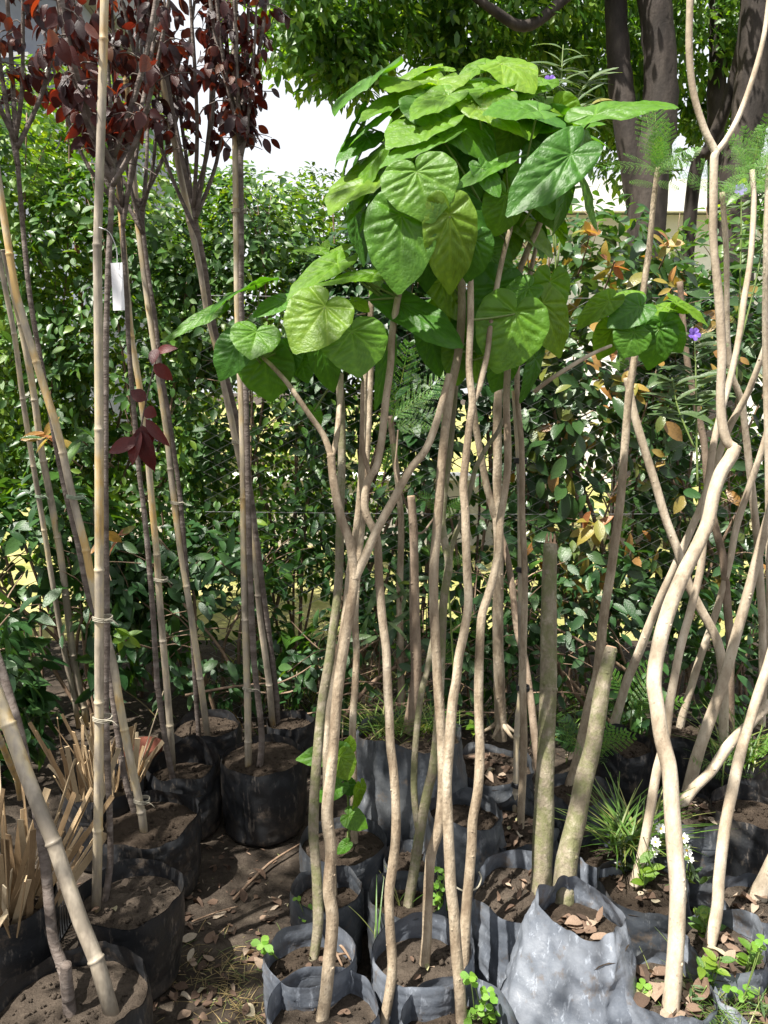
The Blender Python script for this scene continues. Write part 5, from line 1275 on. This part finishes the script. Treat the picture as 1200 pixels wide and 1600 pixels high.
# daisies
PET = leaf_mesh('petal', MT['petal_white'], .42, 4, .06, -.1, belly=.6, tipk=.6)
_dv, _df = tube([(0, 0, -.12), (0, 0, .10), (0, 0, .16)], [.34, .34, .16], 12, 1, 0)
DISC = mesh_np('disc', _dv, _df, MT['yellow_disc'])
def daisy(label, px, py, z, heads, seed):
    r = random.Random(seed); b = G(px, py, z); t = thing('daisy_plant', label, 'daisy', b, 'daisy plants')
    for (hx, hy) in heads:
        h = P(hx, hy, b.y + r.uniform(-.03, .03)); s = b + Vector((r.uniform(-.02, .02), r.uniform(-.02, .02), -.01))
        V, F = tube([s, s.lerp(h, .5) + Vector((r.uniform(-.015, .015), 0, .01)), h], .0012, 5, 5, 0); part('stem', V, F, MT['petiole'], t)
        n = Vector((r.uniform(-.3, .3), -.55, .8)).normalized(); q = n.to_track_quat('Z', 'Y').to_matrix().to_4x4()
        k = .0105
        d = inst('flower_head', DISC, t, Matrix.Translation(h) @ q @ Matrix.Diagonal((k, k, k, 1)))
        for j in range(9):
            a = 6.283 * j / 9; x = q.to_3x3() @ Vector((math.cos(a), math.sin(a), .1))
            inst('petal', PET, d, orient(h + x * k * .25, x, n, k * 1.35, k * 1.25))
    for _ in range(16):
        d = rvec(r); d.z = abs(d.z) + .3; L = r.uniform(.03, .06)
        inst('leaf', LF['ruellia', r.randrange(3)], t, orient(b + Vector((r.uniform(-.03, .03), r.uniform(-.03, .03), 0)), d, rvec(r), L * 1.1, L))
    return t
daisy('daisy plant with a cluster of white heads beside the grey sapling', 1010, 1372, .22, [(1024, 1316), (1022, 1329), (1010, 1346), (1033, 1295), (1018, 1334)], 1)
daisy('sparse daisy plant by the drooping grass', 985, 1362, .22, [(974, 1331), (968, 1350)], 2)
daisy('daisy plant right of the white trunk', 1076, 1372, .22, [(1073, 1329), (1068, 1310), (1076, 1341)], 3)
# clover and other small weeds
def clover(label, px, py, z, heads, seed, size=.014, group='clover weeds'):
    r = random.Random(seed); b = G(px, py, z); t = thing('clover_plant', label, 'clover', b, group)
    for (hx, hy) in heads:
        h = P(hx, hy, b.y + r.uniform(-.02, .01)); s = b + Vector((r.uniform(-.01, .01), r.uniform(-.01, .01), -.005))
        V, F = tube([s, s.lerp(h, .6) + Vector((0, -.005, .01)), h], .0011, 5, 5, 0); part('stem', V, F, MT['petiole'], t)
        a0 = r.uniform(0, 6)
        for j in range(3):
            a = a0 + 6.283 * j / 3; d = Vector((math.cos(a), math.sin(a) * .8, r.uniform(-.1, .3))); L = size * r.uniform(.85, 1.25)
            inst('leaf', LF['clover', r.randrange(3)], t, orient(h, d, Vector((0, -.5, 1)), L * 1.25, L))
clover('clover hanging over the left rim of the ribbed twig bag', 428, 1498, .22, [(413, 1478), (418, 1487), (408, 1474)], 1, .02)
clover('clover inside the ribbed bag with twigs', 476, 1440, .18, [(470, 1420), (478, 1428), (465, 1404), (488, 1418), (474, 1434)], 2, .013)
clover('clover patch in the dark bag behind the dry-soil bag', 690, 1424, .18, [(683, 1360), (688, 1386), (680, 1382), (694, 1372), (686, 1410), (692, 1418), (682, 1400), (697, 1415), (688, 1424)], 3, .018)
clover('clover at the rim of the pale ribbed bag', 748, 1585, .20, [(734, 1526), (760, 1548), (766, 1558), (738, 1534), (757, 1572), (745, 1580), (772, 1584), (764, 1594), (735, 1590)], 4, .019)
clover('clover shoot low at the bag of the white trunk', 1010, 1560, .2, [(1005, 1540), (1016, 1548), (1000, 1556), (1022, 1560)], 5, .016)
clover('leafy weed in the wrinkled bag corner', 1150, 1575, .2, [(1140, 1545), (1162, 1555), (1175, 1550), (1185, 1480), (1192, 1470)], 6, .018)
def leafweed(label, px, py, z, n, L0, seed, kind='hedge_light', hh=.08):
    r = random.Random(seed); b = G(px, py, z); t = thing('leafy_weed', label, 'weed', b, 'leafy weeds')
    for s in range(3):
        e = b + Vector((r.uniform(-.03, .03), r.uniform(-.03, .01), hh * r.uniform(.7, 1.3)))
        V, F = tube([b - Vector((0, 0, .01)), b.lerp(e, .5) + Vector((r.uniform(-.01, .01), 0, 0)), e], .0015, 5, 4, 0); part('stem', V, F, MT['petiole'], t)
        for k in range(n):
            p = b.lerp(e, .3 + .7 * k / n); d = rvec(r); d.z = abs(d.z) * .6 + .1; L = L0 * r.uniform(.7, 1.2)
            inst('leaf', LF[kind, r.randrange(3)], t, orient(p, d, Vector((0, -.5, 1)), L, L))
leafweed('light green weed hanging over the daisy bag front', 1008, 1392, .22, 5, .045, 1)
leafweed('green weed at the foot of the slim straight trunk', 1095, 1470, .22, 5, .045, 2)
leafweed('dark green weed clump behind the mossy post', 885, 1190, .22, 7, .06, 3, 'dark_shrub', .16)
leafweed('bright weed in the leaf-litter bag by the diagonal trunk', 1052, 1290, .24, 4, .04, 4)
leafweed('small weed on the soil beside the rooted tree', 738, 1150, .24, 4, .045, 5)

# ================================================================== grass, litter
BL = leaf_mesh('blade', MT['grass'], .034, 6, .1, .35, belly=.3)
def tuft(name, label, px, py, z, n, L0, spread, mat, seed, rad=.03, hang=.2):
    r = random.Random(seed); b = G(px, py, z); Ms = []
    for _ in range(n):
        a = r.uniform(0, 6.28); d = Vector((math.cos(a) * spread, math.sin(a) * spread, 1)); L = L0 * r.uniform(.5, 1.2)
        p = b + Vector((r.gauss(0, rad), r.gauss(0, rad), -.005))
        Ms.append(orient(p, d, Vector((d.x, d.y, -.2)) * -1 + Vector((0, 0, .6)), L * .9, L, L * r.uniform(.6, 1.6)))
    o = scatter_mesh(name, BL, Ms, MT[mat], None, 'stuff', b); o['label'] = label; o['category'] = 'grass'
    return o
tuft('grass_tuft', 'drooping bright green grass tuft between trunk and daisies', 982, 1325, .24, 170, .21, .8, 'grass', 1, .025)
tuft('grass_tuft', 'fine yellow-green grass in the big smooth bag', 612, 1140, .41, 190, .13, .9, 'grass', 2, .05)
tuft('grass_tuft', 'fine grass beside the cut stump in the smooth bag', 672, 1140, .41, 120, .12, .8, 'grass', 21, .03)
tuft('grass_tuft', 'long green grass at the right end of the fence', 1160, 1190, .24, 120, .22, .8, 'grass', 3, .05)
tuft('grass_tuft', 'sunlit grass in the wrinkled bag corner', 1120, 1580, .2, 260, .07, .9, 'grass', 4, .06)
tuft('grass_tuft', 'thin grass at the fence foot behind the black bags', 870, 1130, .05, 120, .2, .6, 'grass', 5, .15)
tuft('grass_tuft', 'shaded grass at the hedge foot behind the staked plums', 470, 1075, .0, 260, .25, .6, 'grass', 6, .25)
tuft('grass_tuft', 'long grass blades over the dark clover bag', 628, 1420, .18, 5, .2, .6, 'grass', 7, .01)
tuft('grass_tuft', 'grass blades over the rim of the dry-soil bag', 585, 1470, .2, 4, .12, .6, 'grass', 8, .008)
tuft('dry_grass', 'patch of dry grass on the bare path', 350, 1530, .0, 420, .06, 2.2, 'dry_grass', 9, .085)
tuft('dry_grass', 'dry grass at the path edge by the wavy-rimmed bag', 395, 1590, .0, 300, .06, 2.0, 'dry_grass', 10, .06)
tuft('dry_grass', 'dry stalks under the shrubs at the fence foot', 560, 1080, .0, 200, .3, .5, 'dry_grass', 11, .3)
r = random.Random(99)
def litter(n, fn, label, group, size=(.02, .045), name='dry_leaf'):
    for _ in range(n):
        p = fn(); L = r.uniform(*size)
        d = Vector((r.uniform(-1, 1), r.uniform(-1, 1), r.uniform(-.1, .25)))
        o = inst('dry_leaf', LF['dry_leaf', r.randrange(3)], None, orient(p + Vector((0, 0, .004)), d, Vector((r.uniform(-.35, .35), r.uniform(-.35, .35), 1)), L * r.uniform(.55, 1.5), L * r.uniform(.7, 1.2), L * r.uniform(.5, 2.2)))
        tag(o, label, 'dry leaf', group)
def on_path():
    q = G(r.uniform(230, 440), r.uniform(1345, 1600), 0); return Vector((q.x, q.y, gz(q.x, q.y)))
litter(110, on_path, 'brown dry fallen leaf lying on the bare path', 'fallen leaves on the path')
def in_bag(k):
    B = BAGS[k]
    def f():
        a = r.uniform(0, 6.28); s = r.random() ** .5 * B['r'] * .6
        return B['c'] + Vector((s * math.cos(a), s * math.sin(a), B['z'] + .008 + r.uniform(0, .012)))
    return f
for k, n, w, sz in (('R2', 22, 'in the cone-shaped bag', (.025, .05)), ('R3', 34, 'in the bag of the white trunk', (.03, .06)), ('R4', 26, 'in the pebbly litter bag of the slim trunk', (.02, .05)), ('R7', 26, 'round the foot of the diagonal trunk', (.025, .05)), ('C10', 26, 'on the bag of the rooted tree', (.025, .05)),
                   ('C11', 26, 'in the slumped bag with the banded stem', (.02, .045)), ('R1', 14, 'on the wide pale bag of the mossy post', (.02, .035)), ('R5', 14, 'among the daisies', (.02, .04)), ('R8', 12, 'in the half-hidden bag with the stump', (.02, .045)), ('C1', 8, 'in the wavy-rimmed bag', (.015, .035)), ('C2', 8, 'in the ribbed bag with twigs', (.015, .03)), ('C5', 8, 'on the dry light soil', (.015, .03)), ('R13', 14, 'in the wrinkled bag corner', (.02, .04)), ('L2', 4, 'in the round black pot', (.015, .03))):
    litter(n, in_bag(k), 'curled dry leaf lying ' + w, 'dry leaves ' + w, sz)
# crumbled leaf bits and stalks strewn over the bed
Ms = []
for _ in range(2600):
    x, y = r.uniform(-1.4, 1.6), r.uniform(1.1, 3.3)
    L = r.uniform(.006, .022); d = Vector((r.uniform(-1, 1), r.uniform(-1, 1), r.uniform(-.15, .2)))
    Ms.append(orient(Vector((x, y, gz(x, y) + .003)), d, Vector((r.uniform(-.5, .5), r.uniform(-.5, .5), 1)), L * r.uniform(.15, .9), L))
lo = scatter_mesh('leaf_litter', LF['dry_leaf', 1], Ms, MT['dry_leaf'], None, 'stuff', (0, 2, 0)); lo['label'] = 'crumbled dry leaf litter strewn over the bare earth'; lo['category'] = 'leaf litter'
for i, (x, y, z, w_) in enumerate(((1085, 1575, .2, 'beside the foot of the white trunk'), (1165, 1520, .24, 'between the slim trunk and the wrinkled bag'), (1190, 1590, .2, 'at the outer rim of the wrinkled bag'), (1110, 1540, .22, 'below the slim straight trunk'), (975, 1345, .24, 'in front of the drooping grass'), (1060, 1345, .24, 'under the daisies by the white trunk'))):
    leafweed('sunlit green weed ' + w_, x, y, z, 5, .026 + .01 * (i % 2), 40 + i, 'hedge_light' if i % 2 else 'ruellia', .07)
# twigs
def twig(label, pts, w, mat='twig_bark', group='loose twigs'):
    V, F = tube(pts, [w, w * .9, w * .6][:len(pts)], 6, 4, .12, len(label)); tag(top_mesh('twig', V, F, MT[mat], pts[0]), label, 'twig', group)
twig('long dry twig lying across the path towards the dark bags', [G(365, 1405, .015), G(420, 1350, .02), G(470, 1318, .02)], .005)
twig('thin dry twig on the path near the round black pot', [G(300, 1440, .01), G(340, 1425, .012), G(372, 1416, .012)], .003)
b2z = BAGS['C2']['z'] + .012
for i, q in enumerate((((515, 1475), (535, 1510)), ((525, 1470), (548, 1500)), ((510, 1500), (545, 1490)))):
    twig('dry twig on the soil of the ribbed bag', [G(*q[0], b2z), G((q[0][0] + q[1][0]) / 2, (q[0][1] + q[1][1]) / 2 - 3, b2z + .01), G(*q[1], b2z)], .004, group='twigs in the ribbed bag')
for i in range(26):
    x = r.uniform(-.9, .6); y = r.uniform(3.05, 3.4); a = r.uniform(-.5, .5); L = r.uniform(.15, .4); z = r.uniform(.05, .3)
    twig('dry brown brushwood twig under the shrubs', [Vector((x, y, z)), Vector((x + L * .5, y + a * .1, z + r.uniform(0, .06))), Vector((x + L, y + a * .2, z + r.uniform(-.05, .12)))], r.uniform(.003, .006), group='brushwood under the shrubs')
# curl of wire at the banded bag
V, F = tube([G(712, 1386, .26), G(725, 1392, .27), G(745, 1388, .28), G(752, 1372, .29), G(748, 1362, .3)], .0025, 6, 5, .05)
tag(top_mesh('vine_stalk', V, F, MT['twine'], G(712, 1386, .26)), 'pale curled stalk looping between the sunlit stem and the pale bag', 'stalk')
